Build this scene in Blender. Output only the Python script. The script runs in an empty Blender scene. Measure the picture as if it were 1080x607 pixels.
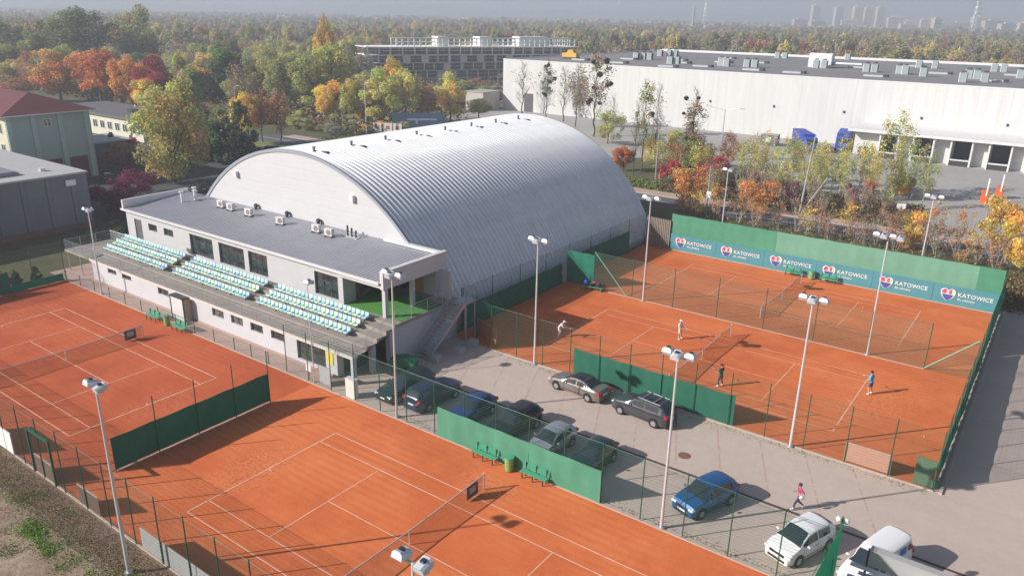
import bpy, bmesh, math, random
import numpy as np
from mathutils import Vector, Matrix

random.seed(11); rng = np.random.default_rng(5)
sc = bpy.context.scene
COL = sc.collection
R = math.radians
cos, sin, pi = math.cos, math.sin, math.pi

# ------------------------------------------------------------------ camera
yaw, pitch, roll = -0.62367391, 0.340066317, 0.019088419
cy_, sy_, cp_, sp_ = cos(yaw), sin(yaw), cos(pitch), sin(pitch)
f_ = Vector((sy_*cp_, cy_*cp_, -sp_)); r_ = Vector((cy_, -sy_, 0)); u_ = r_.cross(f_)
r2 = r_*cos(roll) + u_*sin(roll); u2 = u_*cos(roll) - r_*sin(roll)
cd = bpy.data.cameras.new('camera'); cam = bpy.data.objects.new('camera', cd); COL.objects.link(cam)
m = Matrix(((r2.x, u2.x, -f_.x), (r2.y, u2.y, -f_.y), (r2.z, u2.z, -f_.z))).to_4x4()
m.translation = Vector((24.0966, -24.6119, 26.6414)); cam.matrix_world = m
cd.sensor_width = 36; cd.lens = 36*812.713/1080; cd.clip_start = .5; cd.clip_end = 30000
sc.camera = cam

# ------------------------------------------------------------------ materials
def nodes(name):
    mt = bpy.data.materials.new(name); mt.use_nodes = True
    nt = mt.node_tree; b = nt.nodes['Principled BSDF']
    return mt, nt, b
def N(nt, t, **k):
    n = nt.nodes.new(t)
    for a, v in k.items():
        if a in n.inputs.keys(): n.inputs[a].default_value = v
        else: setattr(n, a, v)
    return n
def L(nt, a, b): nt.links.new(a, b)
def noise(nt, vec, scale, detail=4, rough=.6):
    n = N(nt, 'ShaderNodeTexNoise'); n.inputs['Scale'].default_value = scale
    n.inputs['Detail'].default_value = detail; n.inputs['Roughness'].default_value = rough
    if vec is not None: L(nt, vec, n.inputs['Vector'])
    return n.outputs['Fac']
def ramp(nt, fac, stops):
    n = N(nt, 'ShaderNodeValToRGB'); e = n.color_ramp.elements
    while len(e) < len(stops): e.new(.5)
    for i, (p, c) in enumerate(stops):
        e[i].position = p; e[i].color = (c[0], c[1], c[2], 1) if len(c) == 3 else c
    L(nt, fac, n.inputs['Fac']); return n.outputs['Color']
def mix(nt, fac, a, b, mode='MIX'):
    n = nt.nodes.new('ShaderNodeMix'); n.data_type = 'RGBA'; n.blend_type = mode
    for s, v in ((0, fac), (6, a), (7, b)):
        if hasattr(v, 'links'): L(nt, v, n.inputs[s])
        elif s == 0: n.inputs[0].default_value = v
        else: n.inputs[s].default_value = (v[0], v[1], v[2], 1)
    return n.outputs[2]
def math_(nt, op, a, b=0., c=None):
    n = nt.nodes.new('ShaderNodeMath'); n.operation = op
    for i, v in enumerate((a, b, c)):
        if v is None: continue
        if hasattr(v, 'links'): L(nt, v, n.inputs[i])
        else: n.inputs[i].default_value = v
    return n.outputs[0]
def posn(nt): return N(nt, 'ShaderNodeNewGeometry').outputs['Position']
def objc(nt): return N(nt, 'ShaderNodeTexCoord').outputs['Object']
def sep(nt, v):
    n = N(nt, 'ShaderNodeSeparateXYZ'); L(nt, v, n.inputs[0]); return n.outputs
def stretch(nt, v, s, rot=0):
    n = N(nt, 'ShaderNodeMapping'); n.inputs['Scale'].default_value = s; n.inputs['Rotation'].default_value = (0, 0, rot)
    L(nt, v, n.inputs['Vector']); return n.outputs[0]
def bump(nt, b, h, st, dist=.05):
    n = N(nt, 'ShaderNodeBump'); n.inputs['Strength'].default_value = st; n.inputs['Distance'].default_value = dist
    L(nt, h, n.inputs['Height']); L(nt, n.outputs[0], b.inputs['Normal'])
MATS = {}
def M(name, col, rough=.7, metal=0., var=.12, scale=3., coat=0., spec=.5):
    if name in MATS: return MATS[name]
    mt, nt, b = nodes(name)
    if var > 0:
        o = objc(nt)
        c1 = ramp(nt, noise(nt, o, scale, 5), [(.3, [x*(1-var) for x in col]), (.7, [min(1, x*(1+var)) for x in col])])
        c2 = mix(nt, .5, c1, ramp(nt, noise(nt, o, scale*.17, 3), [(.3, [x*(1-var) for x in col]), (.7, [min(1, x*(1+var)) for x in col])]))
        L(nt, c2, b.inputs['Base Color'])
    else: b.inputs['Base Color'].default_value = (*col, 1)
    b.inputs['Roughness'].default_value = rough; b.inputs['Metallic'].default_value = metal
    b.inputs['Coat Weight'].default_value = coat; b.inputs['Specular IOR Level'].default_value = spec
    b.inputs['Coat Roughness'].default_value = .08
    MATS[name] = mt; return mt

def ground_mats():
    # clay courts: brushed, with damp and worn patches
    def clay(name, a, b_, c_, worn):
        mt, nt, b = nodes(name); p = posn(nt)
        big = noise(nt, stretch(nt, p, (.05, .16, 1)), 1., 5, .6)
        mid = noise(nt, stretch(nt, p, (.22, .34, 1), .3), 1., 6, .7)
        fine = noise(nt, p, 6., 3)
        col = ramp(nt, big, [(.32, b_), (.55, a), (.75, c_)])
        col = mix(nt, .5, col, ramp(nt, mid, [(.34, b_), (.54, a), (.7, c_)]))
        w = N(nt, 'ShaderNodeTexWave'); w.inputs['Scale'].default_value = .9; w.inputs['Distortion'].default_value = 3.5
        w.inputs['Detail'].default_value = 3; w.inputs['Detail Scale'].default_value = .6
        w.bands_direction = 'Y'; L(nt, p, w.inputs['Vector'])
        col = mix(nt, .07, col, ramp(nt, w.outputs['Fac'], [(.2, [x*.8 for x in a]), (.8, [x*1.12 for x in a])]))
        col = mix(nt, .25, col, ramp(nt, fine, [(.3, [x*.8 for x in a]), (.7, [x*1.15 for x in a])]))
        # dark scuffs and dusty pale patches where the players stand
        sc1 = ramp(nt, noise(nt, p, .33, 6, .75), [(.6, (0, 0, 0)), (.74, (1, 1, 1))])
        col = mix(nt, math_(nt, 'MULTIPLY', sc1, .55), col, b_)
        arc = N(nt, 'ShaderNodeTexWave'); arc.wave_type = 'RINGS'; arc.inputs['Scale'].default_value = .55; arc.inputs['Distortion'].default_value = 5.; arc.inputs['Detail'].default_value = 4; arc.inputs['Detail Scale'].default_value = .35
        L(nt, stretch(nt, p, (.35, 1., 1.)), arc.inputs['Vector'])
        am = math_(nt, 'MULTIPLY', ramp(nt, noise(nt, p, .12, 3), [(.42, (0, 0, 0)), (.6, (1, 1, 1))]), math_(nt, 'MULTIPLY', arc.outputs['Fac'], .34))
        col = mix(nt, am, col, c_)
        dm = ramp(nt, noise(nt, stretch(nt, p, (.09, .09, 1), .6), 1., 6, .75), [(.5, (0, 0, 0)), (.66, (1, 1, 1))])
        col = mix(nt, math_(nt, 'MULTIPLY', dm, .5), col, [b_[0]*.85, b_[1]*.85, b_[2]*.85])
        sp = ramp(nt, noise(nt, p, 2.6, 2, .9), [(.70, (0, 0, 0)), (.76, (1, 1, 1))])
        col = mix(nt, math_(nt, 'MULTIPLY', sp, .3), col, [b_[0]*.7, b_[1]*.7, b_[2]*.7])
        s = sep(nt, p); nn = noise(nt, p, .8, 5, .75); wear = None
        for (wx, wy, rx, ry) in worn:
            ex = math_(nt, 'POWER', math_(nt, 'DIVIDE', math_(nt, 'SUBTRACT', s[0], wx), rx), 2.); ey = math_(nt, 'POWER', math_(nt, 'DIVIDE', math_(nt, 'SUBTRACT', s[1], wy), ry), 2.)
            q = math_(nt, 'SUBTRACT', 1., math_(nt, 'ADD', ex, ey)); wear = q if wear is None else math_(nt, 'MAXIMUM', wear, q)
        wm = math_(nt, 'MULTIPLY', ramp(nt, math_(nt, 'ADD', math_(nt, 'MULTIPLY', wear, .6), math_(nt, 'MULTIPLY', nn, .9)), [(.45, (0, 0, 0)), (.95, (1, 1, 1))]), .42)
        foot = noise(nt, stretch(nt, p, (1., 1.6, 1)), 3.2, 3, .8)
        col = mix(nt, wm, col, mix(nt, ramp(nt, foot, [(.45, (0, 0, 0)), (.6, (1, 1, 1))]), c_, [b_[0]*.8, b_[1]*.8, b_[2]*.8]))
        L(nt, col, b.inputs['Base Color']); b.inputs['Roughness'].default_value = .95
        b.inputs['Specular IOR Level'].default_value = .1
        bump(nt, b, noise(nt, p, 14., 3), .25, .02); MATS[name] = mt
    clay('clay_warm', (.68, .178, .062), (.50, .112, .042), (.80, .28, .12), [(12.6, .5, 2.4, 4.), (-12.6, -.5, 2.4, 4.), (0, 6.8, 3, 1.5)])
    clay('clay_red', (.53, .125, .052), (.38, .08, .036), (.62, .18, .085), [(-24.8, .3, 2.2, 4.), (-49.9, 0, 2.2, 4.)])
    clay('clay_far', (.66, .172, .058), (.49, .11, .04), (.78, .27, .11), [(15.3, 32, 2.3, 4), (-9.6, 32, 2.3, 4), (15.8, 50.8, 2.3, 4), (-9, 50.8, 2.3, 4), (17.5, 33.5, 2, 3)])
    # block paving
    mt, nt, b = nodes('paving'); p = posn(nt)
    br = N(nt, 'ShaderNodeTexBrick'); br.inputs['Scale'].default_value = 5.; br.inputs['Mortar Size'].default_value = .018
    br.inputs['Color1'].default_value = (.57, .46, .40, 1); br.inputs['Color2'].default_value = (.47, .385, .34, 1)
    br.inputs['Mortar'].default_value = (.31, .25, .21, 1); L(nt, p, br.inputs['Vector'])
    col = mix(nt, .4, br.outputs['Color'], ramp(nt, noise(nt, p, .22, 6, .7), [(.3, (.43, .35, .31)), (.52, (.54, .44, .385)), (.75, (.62, .51, .44))]))
    col = mix(nt, .35, col, ramp(nt, noise(nt, p, 1.6, 5, .7), [(.3, (.44, .36, .315)), (.7, (.58, .475, .41))]))
    st = ramp(nt, noise(nt, p, .5, 5, .8), [(.66, (0, 0, 0)), (.74, (1, 1, 1))])
    col = mix(nt, math_(nt, 'MULTIPLY', st, .2), col, (.24, .20, .175))
    oil = ramp(nt, noise(nt, p, 1.1, 2, .5), [(.72, (0, 0, 0)), (.78, (1, 1, 1))]); col = mix(nt, math_(nt, 'MULTIPLY', oil, .2), col, (.16, .14, .125))
    trk = ramp(nt, noise(nt, stretch(nt, p, (.05, .9, 1), .12), 1., 4, .6), [(.5, (0, 0, 0)), (.7, (1, 1, 1))]); col = mix(nt, math_(nt, 'MULTIPLY', trk, .15), col, (.33, .275, .235))
    L(nt, col, b.inputs['Base Color']); b.inputs['Roughness'].default_value = .9; MATS['paving'] = mt
    def simple(name, stops, s1, s2, rough=.95, bs=0):
        mt, nt, b = nodes(name); p = posn(nt)
        c = ramp(nt, noise(nt, p, s1, 6, .65), stops)
        c = mix(nt, .45, c, ramp(nt, noise(nt, p, s2, 5, .7), stops))
        L(nt, c, b.inputs['Base Color']); b.inputs['Roughness'].default_value = rough
        if bs: bump(nt, b, noise(nt, p, s2*2, 4), bs, .1)
        MATS[name] = mt
    simple('land', [(.3, (.045, .058, .022)), (.5, (.085, .095, .035)), (.68, (.14, .12, .06))], .03, .5)
    simple('meadow', [(.3, (.10, .14, .035)), (.5, (.19, .22, .06)), (.7, (.28, .25, .10))], .12, 1.8)
    simple('asphalt', [(.3, (.075, .078, .088)), (.7, (.12, .122, .132))], .2, 3.)
    simple('yard_concrete', [(.3, (.30, .29, .28)), (.7, (.43, .41, .39))], .06, .8)
    simple('pink_paving', [(.3, (.40, .27, .24)), (.7, (.52, .37, .33))], .3, 4.)
    simple('track_mix', [(.36, (.11, .16, .04)), (.44, (.19, .19, .08)), (.5, (.30, .21, .15)), (.66, (.47, .37, .29))], .45, 3., bs=.5)
    simple('dirt', [(.3, (.17, .10, .075)), (.5, (.30, .21, .15)), (.7, (.50, .41, .33))], .35, 2.2, bs=.4)
    simple('soil', [(.3, (.15, .11, .07)), (.5, (.25, .165, .115)), (.7, (.33, .23, .165))], .6, 4., bs=.4)
    simple('dark_lot', [(.3, (.05, .05, .058)), (.7, (.09, .09, .1))], .2, 3.)
    simple('roof_membrane', [(.3, (.17, .165, .18)), (.7, (.26, .25, .26))], .05, .5)
    simple('turf', [(.3, (.05, .21, .03)), (.7, (.09, .28, .055))], .5, 5.)
ground_mats()

def wire_mat(name, col, du, dv, wu, wv):
    mt, nt, b = nodes(name); b.inputs['Base Color'].default_value = (*col, 1); b.inputs['Roughness'].default_value = .6
    uv = N(nt, 'ShaderNodeUVMap'); s = sep(nt, uv.outputs[0])
    a = math_(nt, 'LESS_THAN', math_(nt, 'FRACT', math_(nt, 'DIVIDE', s[0], du)), wu/du)
    c = math_(nt, 'LESS_THAN', math_(nt, 'FRACT', math_(nt, 'DIVIDE', s[1], dv)), wv/dv)
    k = math_(nt, 'MAXIMUM', a, c)
    tr = N(nt, 'ShaderNodeBsdfTransparent'); mx = N(nt, 'ShaderNodeMixShader')
    L(nt, k, mx.inputs[0]); L(nt, tr.outputs[0], mx.inputs[1]); L(nt, b.outputs[0], mx.inputs[2])
    L(nt, mx.outputs[0], nt.nodes['Material Output'].inputs['Surface'])
    MATS[name] = mt; return mt
wire_mat('green_wire', (.03, .13, .085), .05, .2, .0034, .009)
wire_mat('veil_wire', (.10, .16, .11), .05, .2, .0085, .018)
wire_mat('dark_wire', (.03, .06, .045), .05, .2, .0075, .012)
wire_mat('cloth_net', (.05, .34, .22), .03, .03, .0045, .0045)
wire_mat('net_cord', (.03, .035, .03), .045, .045, .007, .007)

M('green_paint', (.018, .11, .065), .45, .1)
M('white_paint', (.78, .78, .76), .55)
M('line_paint', (.74, .46, .33), .9, 0, .16, 1.5)
M('kerb', (.47, .40, .34), .85)
M('galvanised', (.52, .54, .57), .42, .55, .1)
M('bright_steel', (.62, .65, .68), .35, .7, .06)
M('dark_metal', (.06, .065, .075), .45, .4)
M('pole_white', (.66, .66, .68), .4, .3, .05)
M('black', (.012, .012, .014), .6, 0, 0)
M('plaster', (.49, .49, .51), .85, 0, .05, 1.2)
M('plaster_low', (.54, .54, .57), .85, 0, .06, 1.)
M('deck', (.31, .275, .245), .85, 0, .18, 2.5)
M('concrete', (.40, .385, .37), .9, 0, .15, 2.)
M('white_trim', (.72, .72, .73), .4, .1, .03)
M('banner_teal', (.07, .26, .31), .6, 0, .1, .6)
def cloth(name, col, var, scale, tr=.3):
    mt = M(name, col, .8, 0, var, scale); nt = mt.node_tree; b = nt.nodes['Principled BSDF']; tl = N(nt, 'ShaderNodeBsdfTranslucent')
    src = b.inputs['Base Color'].links[0].from_socket; L(nt, src, tl.inputs[0]); mx = N(nt, 'ShaderNodeMixShader'); mx.inputs[0].default_value = tr
    L(nt, b.outputs[0], mx.inputs[1]); L(nt, tl.outputs[0], mx.inputs[2]); L(nt, mx.outputs[0], nt.nodes['Material Output'].inputs['Surface'])
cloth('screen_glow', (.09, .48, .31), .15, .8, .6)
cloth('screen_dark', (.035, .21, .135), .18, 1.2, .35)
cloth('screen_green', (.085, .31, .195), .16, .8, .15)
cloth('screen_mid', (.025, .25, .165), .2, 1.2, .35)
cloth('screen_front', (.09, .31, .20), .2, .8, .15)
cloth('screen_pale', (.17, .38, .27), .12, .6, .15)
M('bench_green', (.07, .36, .22), .5)
M('bin_green', (.22, .40, .12), .55, 0, .15)
M('rubber', (.015, .015, .016), .8, 0, 0)
M('rim', (.55, .56, .58), .3, .8, 0)
M('dark_rim', (.09, .09, .10), .4, .6, 0)
M('car_glass', (.022, .032, .04), .05, 0, 0, spec=.8)
M('head_lamp', (.75, .78, .80), .15, .3, 0)
M('tail_lamp', (.55, .015, .03), .3, 0, 0)
M('plate', (.75, .75, .72), .5, 0, 0)
M('orange_plastic', (.75, .12, .02), .5)
M('blue_plastic', (.02, .08, .45), .5)
M('brick_red', (.30, .10, .06), .85, 0, .2)
M('seat_mint', (.62, .80, .62), .5, 0, .05)
M('seat_blue', (.42, .62, .72), .5, 0, .05)
M('bark', (.10, .075, .055), .95, 0, .3, 4.)
M('bark_pale', (.42, .39, .35), .9, 0, .3, 4.)
M('logo_pink', (.75, .06, .16), .7, 0, 0); M('logo_yellow', (.85, .62, .30), .7, 0, 0); M('logo_navy', (.06, .09, .32), .7, 0, 0)
M('lettering', (.82, .82, .82), .7, 0, 0)
M('poster_yellow', (.70, .62, .12), .6, 0, .1)
M('skin', (.50, .28, .19), .6, 0, 0)
M('hair_dark', (.03, .02, .015), .7, 0, 0)
# window glass: dark, mirror-like
def glass(name, c1, c2, rough=.05):
    mt, nt, b = nodes(name); o = objc(nt)
    L(nt, ramp(nt, noise(nt, stretch(nt, o, (.9, .9, 1.6)), 1.1, 4, .7), [(.4, c1), (.62, c2)]), b.inputs['Base Color'])
    b.inputs['Roughness'].default_value = rough; b.inputs['Specular IOR Level'].default_value = .9
    b.inputs['Coat Weight'].default_value = .6; b.inputs['Coat Roughness'].default_value = .03
    MATS[name] = mt
glass('window_glass', (.008, .018, .02), (.05, .06, .055))
glass('curtain_glass', (.04, .05, .05), (.17, .16, .14))
# ribbed sheet metals
def sheet_metal(name, col, axis, period, rough, metal, var=.06, depth=.02):
    mt, nt, b = nodes(name); o = posn(nt); s = sep(nt, o)
    k = math_(nt, 'FRACT', math_(nt, 'DIVIDE', s[axis], period))
    seam = math_(nt, 'PINGPONG', k, .5)
    c = ramp(nt, noise(nt, o, .35, 6, .7), [(.3, [x*(1-var) for x in col]), (.7, [min(1, x*(1+var)) for x in col])])
    L(nt, c, b.inputs['Base Color'])
    bump(nt, b, ramp(nt, seam, [(.0, (0, 0, 0)), (.12, (1, 1, 1)), (.3, (1, 1, 1))]), 1., depth)
    b.inputs['Roughness'].default_value = rough; b.inputs['Metallic'].default_value = metal; MATS[name] = mt
sheet_metal('hall_cladding', (.55, .55, .57), 2, 1.1, .7, 0, .04, .006)
mt, nt, b = nodes('warehouse_cladding'); o = posn(nt); s = sep(nt, o)
j1 = math_(nt, 'LESS_THAN', math_(nt, 'FRACT', math_(nt, 'DIVIDE', s[0], 6.)), .03); j2 = math_(nt, 'LESS_THAN', math_(nt, 'FRACT', math_(nt, 'DIVIDE', s[2], 1.2)), .06)
c = ramp(nt, noise(nt, stretch(nt, o, (.9, .9, .05)), 1., 6, .7), [(.3, (.55, .55, .545)), (.6, (.63, .63, .62))])
c = mix(nt, math_(nt, 'MAXIMUM', math_(nt, 'MULTIPLY', j1, .5), math_(nt, 'MULTIPLY', j2, .2)), c, (.5, .5, .5)); L(nt, c, b.inputs['Base Color']); b.inputs['Roughness'].default_value = .6; MATS['warehouse_cladding'] = mt
sheet_metal('grey_cladding', (.15, .17, .20), 1, 2.9, .6, .1, .1, .03)
mt, nt, b = nodes('arch_metal'); o = posn(nt)
c = ramp(nt, noise(nt, stretch(nt, o, (.25, 1.4, .25)), 1., 5, .6), [(.3, (.70, .715, .75)), (.7, (.84, .85, .87))])
wt = N(nt, 'ShaderNodeTexCoord')
c = mix(nt, .35, c, ramp(nt, noise(nt, stretch(nt, o, (.6, .08, .6)), 1., 5, .7), [(.3, (.63, .645, .68)), (.7, (.88, .885, .90))]))
L(nt, c, b.inputs['Base Color']); b.inputs['Metallic'].default_value = .15; b.inputs['Roughness'].default_value = .45; MATS['arch_metal'] = mt
sheet_metal('roof_sheet', (.40, .405, .45), 0, .45, .5, .3, .08, .015)
M('car_silver', (.42, .44, .47), .3, .6, 0, coat=.6); M('car_champagne', (.27, .235, .215), .25, .5, 0, coat=.6)
M('car_steel', (.075, .08, .09), .22, .4, 0, coat=.6); M('car_navy', (.012, .022, .075), .3, .2, 0, coat=.8)
M('car_blue', (.014, .10, .27), .3, .3, 0, coat=.8); M('car_royal', (.012, .04, .17), .3, .2, 0, coat=.8)
M('car_black', (.010, .014, .018), .3, .1, 0, coat=.8); M('car_green', (.010, .028, .030), .3, .1, 0, coat=.8)
M('car_white', (.80, .80, .81), .35, 0, 0, coat=.6)

# foliage: colour per tree (object colour) times a per-leaf random shade
def leaf_mat(name, tr=.42):
    mt, nt, b = nodes(name)
    oi = N(nt, 'ShaderNodeObjectInfo'); at = N(nt, 'ShaderNodeAttribute'); at.attribute_name = 'tone'
    cc = mix(nt, 1., oi.outputs['Color'], at.outputs['Color'], 'MULTIPLY')
    L(nt, cc, b.inputs['Base Color']); b.inputs['Roughness'].default_value = .8; b.inputs['Specular IOR Level'].default_value = .15
    tl = N(nt, 'ShaderNodeBsdfTranslucent'); L(nt, cc, tl.inputs[0])
    mx = N(nt, 'ShaderNodeMixShader'); mx.inputs[0].default_value = tr
    L(nt, b.outputs[0], mx.inputs[1]); L(nt, tl.outputs[0], mx.inputs[2]); L(nt, mx.outputs[0], nt.nodes['Material Output'].inputs['Surface'])
    MATS[name] = mt
leaf_mat('leaf')
mt, nt, b = nodes('wood_leaf'); at = N(nt, 'ShaderNodeAttribute'); at.attribute_name = 'tone'
L(nt, at.outputs['Color'], b.inputs['Base Color']); b.inputs['Roughness'].default_value = .9; b.inputs['Specular IOR Level'].default_value = .1; MATS['wood_leaf'] = mt

# ------------------------------------------------------------------ building helpers
class MB:
    def __init__(s): s.v = []; s.f = []; s.m = []; s.uv = []; s.cur = 0
    def face(s, pts, uv=None):
        n = len(s.v); s.v += [tuple(p) for p in pts]; s.f.append(tuple(range(n, n+len(pts)))); s.m.append(s.cur)
        s.uv += list(uv) if uv else [(0, 0)]*len(pts); return s
    def raw(s, vs, fs):
        n = len(s.v); s.v += [tuple(p) for p in vs]
        for f in fs: s.f.append(tuple(i+n for i in f)); s.m.append(s.cur); s.uv += [(0, 0)]*len(f)
        return s
    def box(s, x0, y0, z0, x1, y1, z1, rz=0, c=None):
        vs = [(x0, y0, z0), (x1, y0, z0), (x1, y1, z0), (x0, y1, z0), (x0, y0, z1), (x1, y0, z1), (x1, y1, z1), (x0, y1, z1)]
        if rz:
            ca, sa = cos(rz), sin(rz); cx, cy = c if c else ((x0+x1)/2, (y0+y1)/2)
            vs = [(cx+(a-cx)*ca-(b-cy)*sa, cy+(a-cx)*sa+(b-cy)*ca, z) for a, b, z in vs]
        return s.raw(vs, [(0, 3, 2, 1), (4, 5, 6, 7), (0, 1, 5, 4), (1, 2, 6, 5), (2, 3, 7, 6), (3, 0, 4, 7)])
    def cyl(s, p0, p1, r0, r1=None, n=8, caps=True):
        r1 = r0 if r1 is None else r1; p0 = Vector(p0); p1 = Vector(p1); d = (p1-p0)
        if d.length < 1e-6: return s
        d.normalize(); a = Vector((0, 0, 1)) if abs(d.z) < .9 else Vector((1, 0, 0)); u = d.cross(a).normalized(); w = d.cross(u)
        vs = []
        for k in range(n):
            t = 2*pi*k/n; o = u*cos(t)+w*sin(t); vs += [p0+o*r0, p1+o*r1]
        fs = [(2*k, 2*k+1, (2*k+3) % (2*n), (2*k+2) % (2*n)) for k in range(n)]
        if caps: fs += [tuple(2*k for k in range(n)), tuple(2*k+1 for k in reversed(range(n)))]
        return s.raw(vs, fs)
    def sphere(s, c, r, n=8, sq=(1, 1, 1)):
        vs = []; fs = []; h = n//2
        for i in range(h+1):
            for j in range(n):
                a = pi*i/h; b = 2*pi*j/n
                vs.append((c[0]+r*sq[0]*sin(a)*cos(b), c[1]+r*sq[1]*sin(a)*sin(b), c[2]+r*sq[2]*cos(a)))
        for i in range(h):
            for j in range(n): fs.append((i*n+j, (i+1)*n+j, (i+1)*n+(j+1) % n, i*n+(j+1) % n))
        return s.raw(vs, fs)
    def extr(s, prof, axis, a, b):
        # prof: closed 2-D outline; extruded along axis (0: x, profile in y,z; 1: y, profile in x,z)
        n = len(prof); mk = (lambda t, p: (t, p[0], p[1])) if axis == 0 else ((lambda t, p: (p[0], t, p[1])) if axis == 1 else (lambda t, p: (p[0], p[1], t)))
        vs = [mk(a, p) for p in prof]+[mk(b, p) for p in prof]
        fs = [(i, (i+1) % n, n+(i+1) % n, n+i) for i in range(n)]+[tuple(reversed(range(n))), tuple(range(n, 2*n))]
        return s.raw(vs, fs)
    def build(s, name, mats, parent=None, off=(0, 0, 0), loc=None, smooth=False, weld=False, uv=False):
        me = bpy.data.meshes.new(name)
        if off != (0, 0, 0): vs = [(a-off[0], b-off[1], c-off[2]) for a, b, c in s.v]
        else: vs = s.v
        me.from_pydata(vs, [], s.f)
        if not isinstance(mats, (list, tuple)): mats = [mats]
        for q in mats: me.materials.append(MATS[q] if isinstance(q, str) else q)
        if len(mats) > 1: me.polygons.foreach_set('material_index', s.m)
        if uv:
            l = me.uv_layers.new(name='UVMap'); l.data.foreach_set('uv', np.array(s.uv, dtype=np.float32).ravel())
        bm = bmesh.new(); bm.from_mesh(me)
        if weld: bmesh.ops.remove_doubles(bm, verts=bm.verts, dist=1e-4)
        if not uv: bmesh.ops.recalc_face_normals(bm, faces=bm.faces)
        bm.to_mesh(me); bm.free()
        if smooth:
            me.polygons.foreach_set('use_smooth', [True]*len(me.polygons))
            try: me.set_sharp_from_angle(angle=R(smooth if smooth is not True else 40))
            except Exception: pass
        o = bpy.data.objects.new(name, me); COL.objects.link(o)
        if loc is not None: o.location = loc
        if parent: o.parent = parent
        return o
def tag(o, label=None, cat=None, group=None, kind=None):
    if label: o['label'] = label
    if cat: o['category'] = cat
    if group: o['group'] = group
    if kind: o['kind'] = kind
    return o
def thing(name, label, cat, loc=(0, 0, 0), rz=0, group=None):
    o = bpy.data.objects.new(name, None); COL.objects.link(o); o.empty_display_size = .3
    o.location = loc; o.rotation_euler = (0, 0, rz); return tag(o, label, cat, group)
def copy_tree(o, parent=None):
    c = o.copy(); COL.objects.link(c); c.parent = parent
    for ch in list(o.children): copy_tree(ch, c)
    return c
def dup(o, loc, rz=0, label=None, group=None, scale=None, color=None):
    c = copy_tree(o); c.location = loc; c.rotation_euler = (0, 0, rz)
    if scale: c.scale = scale
    if label: c['label'] = label
    if group: c['group'] = group
    return c
def flat(name, poly, z, mt, kind='structure', thick=0):
    b = MB()
    if thick: b.extr(poly, 2, z-thick, z)
    else: b.face([(x, y, z) for x, y in poly])
    return tag(b.build(name, mt), kind=kind)
def rect(x0, y0, x1, y1): return [(x0, y0), (x1, y0), (x1, y1), (x0, y1)]
def text_mesh(body, size, extrude=.004):
    cu = bpy.data.curves.new('t', 'FONT'); cu.body = body; cu.size = size; cu.extrude = extrude; cu.resolution_u = 3
    cu.offset = size*.012; cu.space_character = 1.06
    o = bpy.data.objects.new('t', cu); COL.objects.link(o); bpy.context.view_layer.update()
    me = bpy.data.meshes.new_from_object(o.evaluated_get(bpy.context.evaluated_depsgraph_get()))
    bpy.data.objects.remove(o); return me
def text_obj(name, body, size, mt, parent, loc, rot):
    me = text_mesh(body, size); me.materials.clear(); me.materials.append(MATS[mt])
    o = bpy.data.objects.new(name, me); COL.objects.link(o); o.parent = parent; o.location = loc; o.rotation_euler = rot; return o
# ------------------------------------------------------------------ ground, courts, roads
flat('ground', rect(-9000, -600, 5000, 14000), -.02, 'land')
flat('clay_surface', rect(-18.8, -8.6, 18.9, 9.3), .012, 'clay_warm')
flat('clay_surface', rect(-57.2, -8.6, -18.8, 9.3), .012, 'clay_red')
flat('clay_surface', rect(-16.6, 22.9, 21.5, 41.7), .012, 'clay_far')
flat('clay_surface', rect(-16.6, 41.7, 21.5, 60.0), .012, 'clay_far')
flat('parking_paving', [(-17, 9.5), (70, 9.5), (70, 60), (48, 66), (33, 63), (21.62, 62.5), (21.62, 22.8), (-17, 22.8)], .006, 'paving')
flat('paving_apron', rect(19.1, -12, 70, 9.5), .006, 'paving')
flat('footpath', rect(-61, 9.5, -17, 23.4), .006, 'pink_paving')
flat('track_verge', rect(-60, -10.4, 30, -8.62), .004, 'soil')
flat('dirt_track', [(-70, -16.4), (-20, -15.8), (20, -15.4), (20, -11.6), (-6, -11.4), (-30, -11.0), (-70, -11.2)], .003, 'dirt')
flat('dirt_track', rect(-70, -30, 20, -18.6), .003, 'track_mix')
flat('meadow', [(-140, -60), (20, -60), (20, -8.7), (-140, -8.7)], -.008, 'track_mix')
flat('car_park', rect(-140, 24, -60, 74), .0, 'dark_lot')
flat('lawn', rect(-100, 70, -72, 78.8), .004, 'meadow')
flat('lawn', rect(-180, 66, -112, 86), .004, 'meadow')
flat('road', rect(-340, 80.0, 140, 86.4), .01, 'asphalt')
flat('pavement', rect(-120, 86.6, 22, 89.6), .05, 'pink_paving', thick=.05)
flat('road_marking', rect(-340, 83.1, 140, 83.25), .014, 'white_paint')
flat('lawn', rect(-112, 89.7, 8, 97), .006, 'meadow')
flat('lawn', rect(-30, 62, 22, 79.5), -.004, 'land')
flat('warehouse_yard', [(-118, 104), (-60, 104), (-44, 118), (-24, 118), (4, 100), (8, 90), (130, 86.8), (130, 170), (-118, 170)], .008, 'yard_concrete')
flat('yard_entrance', rect(14, 86.6, 44, 95), .012, 'yard_concrete')

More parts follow.
